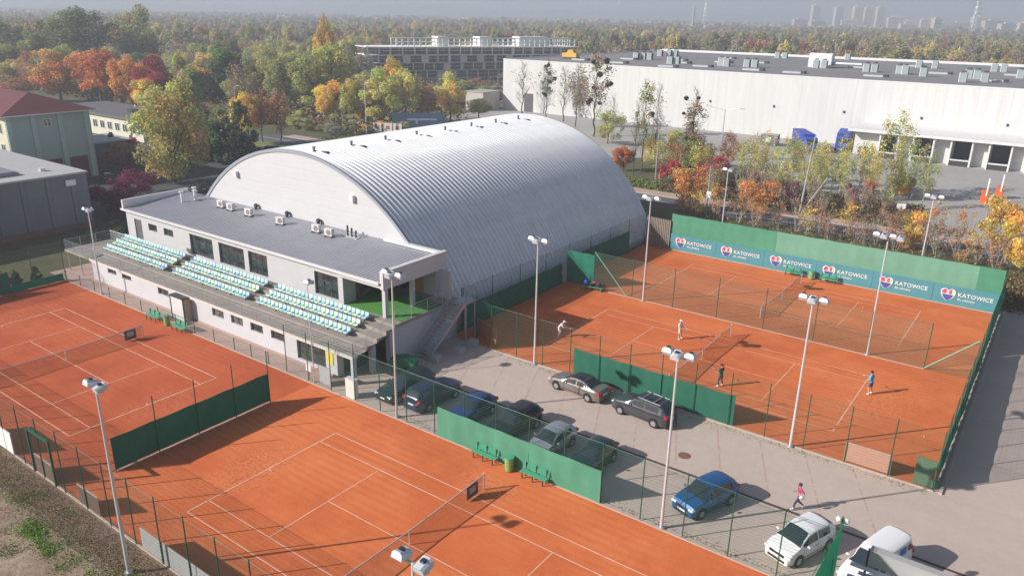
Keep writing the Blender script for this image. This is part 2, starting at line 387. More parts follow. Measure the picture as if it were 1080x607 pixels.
def kerb(name, x0, y0, x1, y1, h=.1): return tag(MB().box(x0, y0, -.02, x1, y1, h).build(name, 'kerb'), kind='structure')
kerb('kerb', -57.2, 9.3, 19.0, 9.42, .06); kerb('kerb', -16.6, 22.75, 21.6, 22.87, .06); kerb('kerb', -57.2, -8.72, 18.9, -8.6, .07)
kerb('kerb', 21.9, 22.7, 22.08, 62, .12); kerb('kerb', -13.4, 60.06, 21.5, 60.2, .08); kerb('kerb', -120, 86.42, 22, 86.58, .13)
kerb('kerb', -18.95, -5.8, -18.8, 5.5, .05); kerb('kerb', -13.2, 41.64, 18, 41.76, .05)
# drain channel and red block lines between the parking bays
d = MB(); 
for k in range(76): d.box(-13.4+k*.5, 15.35, 0, -13.4+k*.5+.49, 15.55, .012)
tag(d.build('drain_channel', M('channel', (.09, .05, .045), .8)), kind='structure')
M('red_block', (.45, .29, .24), .9, 0, .25, 8.)
d = MB(); x = -12.9
while x < 20:
    y = 16.0
    while y < 22.2:
        xx = x+(22.3-y)*.44
        if xx < 21 and random.random() < .8: d.box(xx-.05, y, 0, xx+.05, y+.16, .0095)
        y += .2
    x += 3.0
tag(d.build('bay_marking', 'red_block'), kind='structure')
# irregular tree-lined shade comes from the fences; manhole
tag(MB().cyl((7.94, 17.3, 0), (7.94, 17.3, .013), .42, n=24).build('manhole_cover', M('iron_rust', (.22, .11, .08), .7)), 'rusty brown round manhole cover in the grey paving of the car park', 'manhole cover')

def court_lines(cx, cy, rot=0):
    b = MB(); w = .05; z0, z1 = 0, .02
    Lh, S, D, V = 11.885, 4.115, 5.485, 6.40
    def ln(x0, y0, x1, y1, w=.037):
        # broken into pieces of slightly different width, like clay-dusted tape
        n = max(1, int(math.hypot(x1-x0, y1-y0)/.5))
        for i in range(n):
            a, c = i/n, (i+1)/n; g = w*random.uniform(.7, 1.1)
            if random.random() < .012: continue
            if x0 == x1: b.face([(cx+x0-g, cy+y0+(y1-y0)*a, z1), (cx+x0+g, cy+y0+(y1-y0)*a, z1), (cx+x0+g, cy+y0+(y1-y0)*c, z1), (cx+x0-g, cy+y0+(y1-y0)*c, z1)])
            else: b.face([(cx+x0+(x1-x0)*a, cy+y0-g, z1), (cx+x0+(x1-x0)*c, cy+y0-g, z1), (cx+x0+(x1-x0)*c, cy+y0+g, z1), (cx+x0+(x1-x0)*a, cy+y0+g, z1)])
    for s in (-1, 1):
        ln(-Lh, s*D, Lh, s*D); ln(-Lh, s*S, Lh, s*S); ln(s*Lh, -D+.05, s*Lh, D-.05, .045); ln(s*V, -S+.05, s*V, S-.05, .035)
    ln(-V+.05, 0, V-.05, 0, .035)
    for s in (-1, 1): ln(s*(Lh-.35), 0, s*(Lh-.06), 0, .04)
    tag(b.build('court_lines', 'line_paint'), kind='structure')
COURTS = [(0, 0), (-37.22, 0), (2.89, 32.0), (3.46, 50.85)]
for c in COURTS: court_lines(*c)

def net(cx, cy, label, sign):
    t = thing('tennis_net', label, 'tennis net', (cx, cy, 0), 0, 'tennis nets across the clay courts')
    W = 6.4; K = 24
    def zt(y): return .914+(1.07-.914)*(abs(y)/W)**1.3
    b = MB(); bd = MB()
    for i in range(K):
        y0, y1 = -W+2*W*i/K, -W+2*W*(i+1)/K
        b.face([(0, y0, .02), (0, y1, .02), (0, y1, zt(y1)), (0, y0, zt(y0))], [(y0, .02), (y1, .02), (y1, zt(y1)), (y0, zt(y0))])
        bd.raw([(-.02, y0, zt(y0)-.06), (.02, y0, zt(y0)-.06), (.02, y0, zt(y0)), (-.02, y0, zt(y0)), (-.02, y1, zt(y1)-.06), (.02, y1, zt(y1)-.06), (.02, y1, zt(y1)), (-.02, y1, zt(y1))],
               [(0, 1, 5, 4), (1, 2, 6, 5), (2, 3, 7, 6), (3, 0, 4, 7)])
    b.build('netting', 'net_cord', t, uv=True); bd.build('top_band', M('net_band', (.45, .45, .44), .7), t)
    MB().box(-.015, -.03, .01, .015, .03, .9).build('centre_strap', 'white_paint', t)
    for s in (-1, 1): MB().cyl((0, s*W, 0), (0, s*W, 1.12), .045, n=10).cyl((0, s*W, 1.12), (0, s*W, 1.15), .055, n=10).build('net_post', M('net_post', (.55, .50, .46), .5), t)
    for s in sign:
        g = MB().box(-.02, s*5.3-.5 if s > 0 else -5.8, .12, .03, s*5.3+.5 if s > 0 else -4.8, .95).build('sign_panel', M('net_sign', (.10, .10, .11), .6), t)
        MB().box(.032, s*5.3-.28, .4, .036, s*5.3+.28, .82).cyl((.032, s*5.3, .6), (.04, s*5.3, .6), .2, n=16).build('sign_emblem', M('net_emblem', (.45, .42, .42), .6), g)
net(0, 0, 'tennis net with a dark square sign at its far post on the front court', [1])
net(-37.22, 0, 'tennis net with a dark square sign beside the seating stand', [1])
net(2.89, 32.0, 'tennis net between the man in black and the bare-legged man in white', [])
net(3.46, 50.85, 'tennis net on the court in front of the teal banners', [])

# ------------------------------------------------------------------ fences
def posts_mesh(h, r=.035): return MB().cyl((0, 0, 0), (0, 0, h), r, n=8).sphere((0, 0, h), r*1.2, 6).build('post', 'green_paint')
POSTME = {}
def post(parent, x, y, h, r=.035):
    k = (h, r)
    if k not in POSTME:
        o = posts_mesh(h, r); POSTME[k] = o.data; bpy.data.objects.remove(o)
    o = bpy.data.objects.new('post', POSTME[k]); COL.objects.link(o); o.parent = parent; o.location = (x, y, 0); return o
def sheet(p0, p1, z0, z1, mt, parent, name='windscreen', amp=.04, side=.05, wl=1.3, seed=0, off=(0, 0, 0)):
    p0 = Vector((*p0, 0)); p1 = Vector((*p1, 0)); d = p1-p0; Ln = d.length; d.normalize(); nrm = Vector((-d.y, d.x, 0))
    nx = max(2, int(Ln/.3)); nz = 6; rr = random.Random(seed+int(Ln*10)); ph = [rr.uniform(0, 6.28) for _ in range(4)]
    b = MB(); vs = []
    for lay in (0, 1):
        for i in range(nx+1):
            s = Ln*i/nx
            sag = .05*abs(sin(s/2.6*pi))
            for j in range(nz+1):
                t = j/nz; z = z0+(z1-z0-sag)*t
                w = amp*(sin(s*2*pi/wl+ph[0]+2*t)+.6*sin(s*2*pi/(wl*.43)+ph[1]-1.5*t)+.8*sin(s*2*pi/(wl*3.1)+ph[2]))*sin(pi*min(1, max(.12, t)))
                q = p0+d*s+nrm*(side+w+lay*.02); vs.append((q.x, q.y, z))
    fs = []; st = nz+1; bl = (nx+1)*st
    for i in range(nx):
        for j in range(nz):
            a = i*st+j; fs += [(a, a+st, a+st+1, a+1), (bl+a, bl+a+1, bl+a+st+1, bl+a+st)]
        fs += [(i*st+nz, (i+1)*st+nz, bl+(i+1)*st+nz, bl+i*st+nz), (i*st, bl+i*st, bl+(i+1)*st, (i+1)*st)]
    for i in (0, nx): fs += [(i*st+j, i*st+j+1, bl+i*st+j+1, bl+i*st+j) for j in range(nz)]
    b.raw(vs, fs); return b.build(name, mt, parent, off=off, smooth=60)
def fence(label, p0, p1, h, sp=2.58, mesh=True, rail=True, first=True, last=True, wire='green_wire', group=None, zmesh=0.05):
    t = thing('wire_fence', label, 'fence', (p0[0], p0[1], 0), 0, group)
    dx, dy = p1[0]-p0[0], p1[1]-p0[1]; Ln = math.hypot(dx, dy); n = max(1, round(Ln/sp))
    for i in range(n+1):
        if (i == 0 and not first) or (i == n and not last): continue
        post(t, dx*i/n, dy*i/n, h)
    if mesh:
        b = MB(); b.face([(0, 0, zmesh), (dx, dy, zmesh), (dx, dy, h-.04), (0, 0, h-.04)], [(0, zmesh), (Ln, zmesh), (Ln, h-.04), (0, h-.04)])
        b.build('wire_mesh', wire, t, uv=True)
    if rail: MB().cyl((0, 0, h-.06), (dx, dy, h-.06), .012, n=5).build('top_rail', 'green_paint', t)
    return t
# beside the stand: short posts, then tall ones towards the car park
fence('low green post fence between the red clay and the path under the stand', (-57, 9.43), (-28.6, 9.43), 1.15, 2.9, wire='green_wire')
fa = fence('tall green wire fence between the front court and the parked cars', (-21.9, 9.43), (19.0, 9.43), 4.0, 2.58)
fence('short stretch of green fence beside the path boards by the stand corner', (-28.6, 9.43), (-21.9, 9.43), 1.15, 2.23, first=False, last=False)
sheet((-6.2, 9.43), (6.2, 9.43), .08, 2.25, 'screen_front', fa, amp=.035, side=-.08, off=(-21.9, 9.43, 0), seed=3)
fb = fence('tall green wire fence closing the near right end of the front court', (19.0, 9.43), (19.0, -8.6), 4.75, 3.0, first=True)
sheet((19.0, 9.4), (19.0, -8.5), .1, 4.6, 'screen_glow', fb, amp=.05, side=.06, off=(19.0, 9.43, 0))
MB().cyl((19.12, 7.9, 0), (19.12, 7.9, 3.4), .045).build('gate_post', 'green_paint', fb, off=(19.0, 9.43, 0)); MB().box(19.16, 6.7, 1.9, 19.19, 7.6, 2.5).build('notice', 'white_paint', fb, off=(19.0, 9.43, 0))
MB().sphere((18.85, 9.3, 4.65), .14, 8).sphere((19.15, 9.55, 4.5), .17, 8).build('camera_dome', 'white_paint', fb, off=(19.0, 9.43, 0))
fl = fence('tall green wire fence along the dirt track', (-57, -8.7), (19, -8.7), 4.0, 2.53, first=True, wire='dark_wire')
MB().box(-22.8, -8.75, 2.9, -20.1, -8.65, 3.05).box(-22.85, -8.76, 0, -22.72, -8.64, 3.05).box(-20.18, -8.76, 0, -20.05, -8.64, 3.05).build('gate_frame', 'green_paint', fl, off=(-57, -8.7, 0))
b = MB()
for i, x in enumerate(np.arange(-10.9, 18, 2.53)): b.box(x+.04, -8.66, .1, x+2.49, -8.62, 1.35)
b.build('board_screen', M('board', (.42, .42, .42), .8, 0, .12, 2.), fl, off=(-57, -8.7, 0))
b = MB()
for x in (-22.6, -17.4): b.box(x, -8.66, .1, x+2.3, -8.63, 1.25)
b.build('net_screen', M('net_screen', (.16, .10, .075), .8, 0, .1), fl, off=(-57, -8.7, 0))
b = MB()
for x in (-22.6, -17.4): b.box(x, -8.68, 1.25, x+2.3, -8.61, 1.31)
b.build('screen_rail', M('rail_tan', (.50, .38, .31), .7), fl, off=(-57, -8.7, 0))
MB().box(-30.4, -8.72, 0, -25.6, -8.66, 1.6).build('white_board', 'white_paint', fl, off=(-57, -8.7, 0))
# divider between the two front courts
fd = thing('divider_fence', 'free-standing dark green screen between the two front courts', 'fence', (-18.85, -5.8, 0))
for i in range(5): post(fd, 0, i*2.83, 4.0 if i else 2.3)
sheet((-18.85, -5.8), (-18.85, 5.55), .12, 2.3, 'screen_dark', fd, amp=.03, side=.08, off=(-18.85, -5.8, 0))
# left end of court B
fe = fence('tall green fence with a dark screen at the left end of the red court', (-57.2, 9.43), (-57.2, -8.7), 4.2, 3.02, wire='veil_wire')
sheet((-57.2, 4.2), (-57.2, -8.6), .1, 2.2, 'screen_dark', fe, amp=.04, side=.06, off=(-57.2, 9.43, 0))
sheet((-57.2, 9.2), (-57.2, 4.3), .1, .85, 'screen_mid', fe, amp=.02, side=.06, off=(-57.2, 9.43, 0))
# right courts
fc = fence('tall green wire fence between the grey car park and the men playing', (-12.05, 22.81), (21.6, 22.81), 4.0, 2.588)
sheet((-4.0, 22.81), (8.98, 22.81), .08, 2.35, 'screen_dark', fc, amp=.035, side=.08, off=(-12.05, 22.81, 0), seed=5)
MB().box(16.35, 22.84, .2, 19.1, 22.87, 1.45).build('net_screen', M('orange_net', (.50, .27, .19), .8, 0, .1), fc, off=(-12.05, 22.81, 0))
MB().box(16.35, 22.82, 1.45, 19.1, 22.89, 1.5).build('screen_rail', 'rail_tan', fc, off=(-12.05, 22.81, 0))
sheet((20.4, 22.85), (21.5, 22.85), .1, 2.0, M('screen_olive', (.10, .17, .10), .8), fc, amp=.02, side=.06, off=(-12.05, 22.81, 0), name='short_screen')
ft = fence('green fence behind the brown board, beside the foot of the arched hall', (-16.6, 24.6), (-12.05, 22.81), 4.0, 2.4, last=False)
bd = MB().box(-15.2, 24.15, 0, -12.0, 24.3, 1.5, R(-22)).build('practice_board', M('board_brown', (.45, .17, .085), .85, 0, .1), None, loc=None)
tag(bd, 'low brown rebound board standing behind the fence next to the steel staircase', 'board')
fm = fence('middle fence dividing the two right-hand courts', (-13.2, 41.7), (18.0, 41.7), 4.0, 4.46, wire='veil_wire')
for (x0, z0, x1, z1) in ((-13.2, 3.95, -9.4, .1), (18.0, .1, 21.4, 3.4)):
    MB().cyl((x0, 41.7, z0), (x1, 41.7, z1), .05, n=8).build('brace', M('brace_green', (.16, .42, .34), .5), fm, off=(-13.2, 41.7, 0))
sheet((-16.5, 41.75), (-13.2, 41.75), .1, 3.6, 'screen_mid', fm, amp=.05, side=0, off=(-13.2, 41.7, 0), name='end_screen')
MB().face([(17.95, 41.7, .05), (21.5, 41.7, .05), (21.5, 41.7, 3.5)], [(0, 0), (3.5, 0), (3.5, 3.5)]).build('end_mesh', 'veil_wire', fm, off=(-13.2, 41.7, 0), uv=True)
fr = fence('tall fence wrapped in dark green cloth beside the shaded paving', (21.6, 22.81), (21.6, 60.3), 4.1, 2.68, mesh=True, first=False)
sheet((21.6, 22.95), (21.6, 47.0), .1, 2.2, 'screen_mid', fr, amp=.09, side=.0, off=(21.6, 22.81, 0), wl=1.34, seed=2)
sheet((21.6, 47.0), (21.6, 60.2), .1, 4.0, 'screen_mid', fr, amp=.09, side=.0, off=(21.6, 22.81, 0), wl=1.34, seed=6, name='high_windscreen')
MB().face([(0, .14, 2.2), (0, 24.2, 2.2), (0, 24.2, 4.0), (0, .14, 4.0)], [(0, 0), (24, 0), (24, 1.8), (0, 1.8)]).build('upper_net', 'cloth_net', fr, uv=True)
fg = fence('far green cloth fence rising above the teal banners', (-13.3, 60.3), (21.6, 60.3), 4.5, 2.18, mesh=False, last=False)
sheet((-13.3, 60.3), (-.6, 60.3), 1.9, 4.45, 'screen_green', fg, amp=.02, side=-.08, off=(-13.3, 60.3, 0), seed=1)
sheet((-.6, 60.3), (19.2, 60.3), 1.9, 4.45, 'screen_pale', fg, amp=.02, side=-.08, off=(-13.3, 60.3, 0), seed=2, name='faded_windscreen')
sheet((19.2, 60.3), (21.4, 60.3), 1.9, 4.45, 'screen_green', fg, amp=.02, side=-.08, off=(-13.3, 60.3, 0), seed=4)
fh = fence('dark fence running along the curved side of the hall', (-16.75, 24.6), (-16.75, 60.3), 4.0, 4.45, wire='veil_wire', rail=False)
sheet((-16.75, 24.7), (-16.75, 41.0), .1, 2.2, 'screen_dark', fh, amp=.04, side=-.06, off=(-16.75, 24.6, 0))
sheet((-16.75, 44.5), (-16.75, 56), .1, 2.6, 'screen_dark', fh, amp=.04, side=-.06, off=(-16.75, 24.6, 0), seed=9)
MB().box(-16.72, 41.2, 0, -16.64, 44.3, 2.0).build('wall_panel', 'concrete', fh, off=(-16.75, 24.6, 0))
fi = thing('slatted_fence', 'brown slatted screen closing the corner between hall and teal banners', 'fence', (-16.6, 60.3, 0))
for i in range(14): MB().box(i*.24, -.04-i*.02, 0, i*.24+.16, .04-i*.02, 3.6).build('slat', M('slat_brown', (.26, .21, .17), .8), fi)
# banners, one per panel
xs = [-13.0, -7.6, -1.2, 5.0, 11.4, 17.5]; X1 = [-7.65, -1.25, 4.95, 11.35, 16.6, 21.3]
xs = [-13.2+5.77*i for i in range(6)]
ords = ['leftmost', 'second from the left', 'third from the left', 'third from the right', 'second from the right', 'rightmost']
for i, x in enumerate(xs):
    bn = sheet((x, 60.16), (x+5.75, 60.16), .08, 2.05, 'banner_teal', None, name='banner', amp=.012, side=-.08, off=(x, 60.16, 0), seed=20+i)
    bn.location = (x, 60.16, 0)
    tag(bn, 'teal banner with heart emblem, %s of the six' % ords[i], 'banner', 'teal banners along the far fence')
    y = -.135; cx = 1.35
    def heart(s, z0):
        return [(0, -1.0), (.55, -.55), (.82, -.05), (.85, .38), (.6, .66), (.3, .68), (0, .45), (-.3, .68), (-.6, .66), (-.85, .38), (-.82, -.05), (-.55, -.55)]
    hb = MB(); hb.extr([(cx+a*.78, 1.15+c*.78) for a, c in heart(1, 0)], 1, y, y+.01); hb.build('emblem', 'lettering', bn)
    MB().extr([(cx+a*.66, 1.12+c*.72) for a, c in [(0, -1), (.55, -.55), (.8, -.05), (-.8, -.05), (-.55, -.55)]], 1, y-.006, y+.002).build('emblem_base', 'logo_navy', bn)
    MB().extr([(cx+a*.66, 1.12+c*.72) for a, c in [(-.82, .02), (-.2, .02), (-.2, .55), (-.35, .72), (-.6, .68), (-.85, .4)]], 1, y-.006, y+.002).extr([(cx+a*.66, 1.12+c*.72) for a, c in [(.1, .02), (.5, .02), (.5, .7), (.32, .7), (.1, .5)]], 1, y-.006, y+.002).build('emblem_left', 'logo_pink', bn)
    MB().extr([(cx+a*.66, 1.12+c*.72) for a, c in [(.55, .02), (.84, .02), (.84, .38), (.6, .66)]], 1, y-.006, y+.002).extr([(cx+a*.66, 1.12+c*.72) for a, c in [(-.15, .02), (.05, .02), (.05, .4), (-.15, .5)]], 1, y-.006, y+.002).build('emblem_right', 'logo_yellow', bn)
    text_obj('lettering', 'KATOWICE', .56, 'lettering', bn, (cx+.86, y, 1.05), (R(90), 0, 0))
    text_obj('small_lettering', 'dla odmiany', .30, 'lettering', bn, (cx+.88, y, .66), (R(90), 0, 0))

# ------------------------------------------------------------------ floodlight poles
def flood(x, y, h, heads, label, axis=0, r=.095, hs=1.0, gap=1.0, group='floodlight poles around the courts'):
    t = thing('floodlight_pole', label, 'floodlight', (x, y, 0), 0, group)
    MB().cyl((0, 0, 0), (0, 0, h), r, r*.55, 12).build('pole', 'pole_white', t)
    MB().cyl((0, 0, 0), (0, 0, .12), r*2, n=10).box(-r*2.2, -r*2.2, -.01, r*2.2, r*2.2, .04).build('base_plate', 'galvanised', t)
    span = (heads-1)*.62*hs*gap
    a0, a1 = ((-span/2-.2, 0), (span/2+.2, 0)) if axis == 0 else ((0, -span/2-.2), (0, span/2+.2))
    MB().box(min(a0[0], a1[0])-.03, min(a0[1], a1[1])-.03, h-.05, max(a0[0], a1[0])+.03, max(a0[1], a1[1])+.03, h+.03).build('crossbar', 'galvanised', t)
    for i in range(heads):
        o = -span/2+i*.62*hs*gap if heads > 1 else 0
        cx, cy = (o, 0) if axis == 0 else (0, o)
        s = 1 if (i % 2 == 0) else -1
        hd = MB(); w = .26*hs
        dx, dy = (0, 0) if heads == 2 else ((0, s*.18) if axis == 0 else (s*.18, 0))
        hd.extr([(-w, -.10), (w, -.10), (w*.9, .10), (w*.5, .17), (-w*.5, .17), (-w*.9, .10)], 1, -w*1.1, w*1.1)
        vs = hd.v; ang = s*R(-16)
        if axis == 0: hd.v = [(cx+a, cy+dy+b_*cos(ang)-c_*sin(ang), h+.12+b_*sin(ang)+c_*cos(ang)) for a, b_, c_ in vs]
        else: hd.v = [(cx+dx+a*cos(-ang)-c_*sin(-ang), cy+b_, h+.12+a*sin(-ang)+c_*cos(-ang)) for a, b_, c_ in vs]
        lh = hd.build('lamp_head', M('lamp_grey', (.62, .65, .70), .4, .2, .05), t)
        g = MB().box(cx+dx-w*.35, cy+dy-w*.35, h+.27, cx+dx+w*.35, cy+dy+w*.35, h+.36).build('ballast', 'dark_metal', lh)
    return t
flood(-9.6, -10.1, 10.3, 2, 'tall twin-headed floodlight pole rising from the soil beside the dirt track', 0, hs=.9, gap=1.5)
flood(10.0, -10.1, 10.3, 2, 'twin-headed floodlight at the bottom edge, its two grey heads over the front net', 0, hs=.9, gap=1.65)
flood(-10.2, 9.55, 10.4, 3, 'triple-headed floodlight pole beside the two dark cars by the stand corner')
flood(10.05, 9.5, 10.4, 3, 'triple-headed floodlight pole standing left of the blue car')
flood(-7.55, 22.68, 10.3, 3, 'triple-headed floodlight pole rising in front of the arched metal roof')
flood(13.06, 22.65, 10.3, 3, 'triple-headed floodlight pole on the car park edge behind the running woman')
flood(-7.45, 41.65, 10.3, 3, 'triple-headed floodlight pole on the middle fence, near the hall end')
flood(13.59, 41.75, 10.3, 4, 'four-headed floodlight pole on the middle fence behind the man in blue')
flood(13.96, 60.9, 10.3, 3, 'triple-headed floodlight pole behind the faded part of the far green fence')
flood(-7.27, 60.9, 10.3, 2, 'twin-headed floodlight pole behind the far fence, among orange shrubs')
flood(-50.25, 9.55, 8.4, 2, 'twin-headed floodlight pole in front of the left end of the seating stand', r=.09)
flood(-18.9, 9.6, 7.9, 1, 'slim single-headed lamp pole in front of the right seating section', r=.045)
# ------------------------------------------------------------------ clubhouse with the seating stand
def holes_wall(b, plane, at0, at1, a0, a1, z0, z1, holes):
    xs = sorted({a0, a1, *[h[0] for h in holes], *[h[1] for h in holes]}); zs = sorted({z0, z1, *[h[2] for h in holes], *[h[3] for h in holes]})
    for i in range(len(xs)-1):
        run = None
        for j in range(len(zs)-1):
            cx, cz = (xs[i]+xs[i+1])/2, (zs[j]+zs[j+1])/2
            hol = any(h[0] < cx < h[1] and h[2] < cz < h[3] for h in holes)
            if not hol: run = (run[0], zs[j+1]) if run else (zs[j], zs[j+1])
            if (hol or j == len(zs)-2) and run:
                if plane == 'y': b.box(xs[i], at0, run[0], xs[i+1], at1, run[1])
                else: b.box(at0, xs[i], run[0], at1, xs[i+1], run[1])
                run = None
    return b
def window(parent, plane, face, a0, a1, z0, z1, off, mull=1, trans=0, mat='window_glass', fr='dark_metal', depth=.16, inward=1, w=.05):
    """framed window sitting `depth` behind the wall face; inward = direction into the wall"""
    b = MB(); g = MB(); p = face+inward*depth; q = p+inward*.05
    def bx(A0, A1, Z0, Z1, lo=p, hi=q, t=b):
        l, h = min(lo, hi), max(lo, hi)
        if plane == 'y': t.box(A0, l, Z0, A1, h, Z1)
        else: t.box(l, A0, Z0, h, A1, Z1)
    bx(a0, a1, z0, z0+w); bx(a0, a1, z1-w, z1); bx(a0, a0+w, z0+w, z1-w); bx(a1-w, a1, z0+w, z1-w)
    for k in range(1, mull+1): x = a0+(a1-a0)*k/(mull+1); bx(x-w/2, x+w/2, z0+w, z1-w)
    for k in range(1, trans+1): z = z0+(z1-z0)*k/(trans+1); bx(a0+w, a1-w, z-w/2, z+w/2, lo=p+.003*inward)
    bx(a0+w*.5, a1-w*.5, z0+w*.5, z1-w*.5, lo=p+.02*inward, hi=p+.035*inward, t=g)
    f = b.build('window', fr, parent, off=off); g.build('pane', mat, f, off=off); return f
OC = (-36.0, 11.25, 0)
cl = thing('clubhouse', 'long pale clubhouse with grey sheet roof and a seating terrace facing the red courts', 'building', OC)
LW = [(-51.9, -50.25, 1.45, 2.03), (-49.2, -47.5, 1.45, 2.03), (-42.8, -41.0, 1.3, 2.02), (-34.2, -32.5, 1.22, 2.03), (-31.47, -29.8, 1.22, 2.03), (-28.76, -27.1, 1.22, 2.03), (-26.05, -24.4, 1.22, 2.03), (-22.8, -19.4, .35, 2.03)]
b = MB(); holes_wall(b, 'y', 11.25, 11.5, -55, -18.1, 0, 2.14, LW)
b.box(-55, 11.5, 0, -54.75, 23.4, 2.13); b.box(-18.35, 11.5, 0, -18.1, 15.3, 2.13)
b.box(-18.1, 15.3, 0, -16.4, 15.5, 3.2); b.box(-16.65, 15.5, 0, -16.4, 23.4, 3.2)
b.build('lower_wall', 'plaster_low', cl, off=OC)
for i, w_ in enumerate(LW): window(cl, 'y', 11.25, *w_, OC, mull=1 if i < 7 else 2, mat='window_glass' if i not in (3, 4) else 'curtain_glass')
b = MB().box(-55.02, 11.2, 0, -18.1, 11.249, .12); b.build('plinth', M('plinth', (.42, .28, .25), .9), cl, off=OC)
# glazing of the undercroft corner, poster and door
window(cl, 'x', -18.1, 11.9, 14.9, .1, 2.05, OC, mull=2, inward=-1, depth=-.06)
window(cl, 'y', 15.3, -18.0, -16.9, .1, 2.9, OC, mull=1, depth=-.08)
MB().box(-19.25, 11.2, .9, -18.5, 11.24, 2.05).build('poster', 'poster_yellow', cl, off=OC)
# entrance box
eb = MB().box(-39.3, 10.45, 0, -37.35, 11.24, 2.2).build('entrance_box', M('beige_panel', (.50, .42, .30), .8), cl, off=OC)
MB().box(-39.25, 10.41, .06, -37.4, 10.448, 2.1).build('panel', M('pale_panel', (.62, .62, .62), .6), eb, off=OC)
MB().box(-39.38, 10.38, 0, -39.26, 10.47, 2.26).box(-37.39, 10.38, 0, -37.27, 10.47, 2.26).box(-39.38, 10.38, 2.12, -37.27, 11.26, 2.26).build('frame', 'dark_metal', eb, off=OC)
# deck, stepped
prof = [(11.1, 2.35), (12.55, 2.35), (12.55, 2.66), (13.6, 2.66), (13.6, 2.97), (14.6, 2.97), (14.6, 3.28), (15.6, 3.28), (15.6, 3.5), (23.4, 3.5), (23.4, 3.22), (15.6, 3.22), (13.5, 2.62), (11.1, 2.14)]
MB().extr(prof, 0, -55.0, -16.1).box(-60.3, 11.1, 2.15, -55.002, 16.2, 2.35).build('deck', 'deck', cl, off=OC)
MB().box(-55, 11.04, 2.1, -16.1, 11.099, 2.37).box(-16.098, 11.04, 2.14, -16.04, 11.5, 2.37).build('edge_beam', M('edge', (.60, .57, .55), .8), cl, off=OC)
b = MB()
for k in range(60):
    x = -54.9+k*.65
    b.box(x, 11.55, 2.352, x+.6, 11.57, 2.356).box(x, 12.05, 2.352, x+.6, 12.07, 2.356)
b.build('deck_joint', 'dark_metal', cl, off=OC)
MB().box(-22.6, 16.3, 3.502, -16.25, 21.4, 3.53).build('artificial_turf', 'turf', cl, off=OC)
# upper storey
UW = [(-54.8, -53.4, 3.5, 5.62), (-52.1, -50.5, 4.8, 5.55), (-49.25, -47.55, 4.8, 5.55), (-44.65, -40.85, 3.72, 5.77), (-39.87, -35.95, 3.72, 5.77), (-35.3, -32.55, 3.72, 5.8), (-26.15, -23.2, 3.72, 5.78)]
b = MB(); holes_wall(b, 'y', 16.2, 16.5, -56.3, -22.6, 3.5, 6.35, UW)
b.box(-56.3, 11.25+4.95, 0, -55.02, 16.5, 3.499)
b.box(-56.3, 16.5, 0, -56.0, 23.4, 6.35); b.box(-22.9, 16.5, 3.5, -22.6, 17.6, 6.0)
b.build('upper_wall', 'plaster', cl, off=OC); MB().box(-22.9, 22.6, 3.5, -16.4, 22.85, 6.0).build('rear_wall', 'plaster', cl, off=OC)
dr = MB().box(-54.75, 16.3, 3.5, -53.45, 16.36, 5.58).build('door', M('door_grey', (.12, .12, .12), .5), cl, off=OC)
MB().cyl((-53.6, 16.27, 4.5), (-53.6, 16.27, 4.65), .03).build('handle', 'bright_steel', dr, off=OC)
for w_ in UW[1:3]: window(cl, 'y', 16.2, *w_, OC, mull=1)
for w_ in UW[3:]: window(cl, 'y', 16.2, *w_, OC, mull=2, mat='window_glass')
window(cl, 'x', -22.6, 17.65, 22.5, 3.55, 5.95, OC, mull=5, trans=0, inward=-1, depth=.05, mat='curtain_glass')
window(cl, 'y', 22.6, -22.5, -20.7, 3.55, 5.9, OC, mull=1, inward=-1, depth=.02)
MB().box(-20.5, 22.5, 3.5, -19.4, 22.59, 5.6).build('door', M('door_ochre', (.50, .27, .06), .6), cl, off=OC)
for (x, y) in ((-17.85, 16.35), (-17.95, 19.6)): MB().box(x-.17, y-.17, 3.5, x+.17, y+.17, 6.0).build('column', 'plaster', cl, off=OC)
MB().box(-17.9, 22.4, 3.5, -17.7, 22.59, 6.0).build('column', 'plaster', cl, off=OC)
MB().box(-16.45, 11.12, 0, -16.12, 11.42, 2.14).build('column', 'plaster', cl, off=OC)
MB().box(-16.85, 13.35, 0, -16.45, 13.75, 2.6).build('column', 'plaster', cl, off=OC)
b = MB()
for y in (11.3, 15.8): b.cyl((-60.1, y, 0), (-60.1, y, 2.15), .06)
b.cyl((-57.5, 11.3, 0), (-57.5, 11.3, 2.15), .06); b.build('deck_support', 'galvanised', cl, off=OC)
# roof: shallow lean-to with parapets at both ends
rf = MB().extr([(15.98, 6.36), (23.45, 7.0), (23.45, 7.15), (15.98, 6.52)], 0, -56.2, -17.95).build('roof', 'roof_sheet', cl, off=OC)
b = MB(); x = -55.9
while x < -18.2:
    b.extr([(16.0, 6.521), (23.4, 7.146), (23.4, 7.175), (16.0, 6.55)], 0, x-.025, x+.025); x += .40
b.build('seam', 'roof_sheet', rf, off=OC)
MB().extr([(15.94, 6.38), (15.94, 7.43), (23.6, 7.5), (23.6, 7.0), (16.3, 6.38)], 0, -56.45, -56.21).build('left_parapet', 'white_trim', rf, off=OC)
MB().box(-17.94, 15.94, 5.95, -17.6, 23.6, 7.40).build('right_fascia', M('fascia', (.60, .58, .60), .7, 0, .04), rf, off=OC)
MB().box(-17.98, 15.9, 7.402, -17.56, 23.64, 7.46).build('parapet_cap', 'white_trim', rf, off=OC)
MB().box(-56.5, 15.78, 6.33, -17.98, 15.979, 6.5).box(-56.5, 15.74, 6.46, -17.98, 15.80, 6.56).build('gutter', 'white_trim', rf, off=OC)
MB().box(-23, 15.98, 6.0, -17.96, 16.3, 6.355).build('front_beam', 'plaster', rf, off=OC)
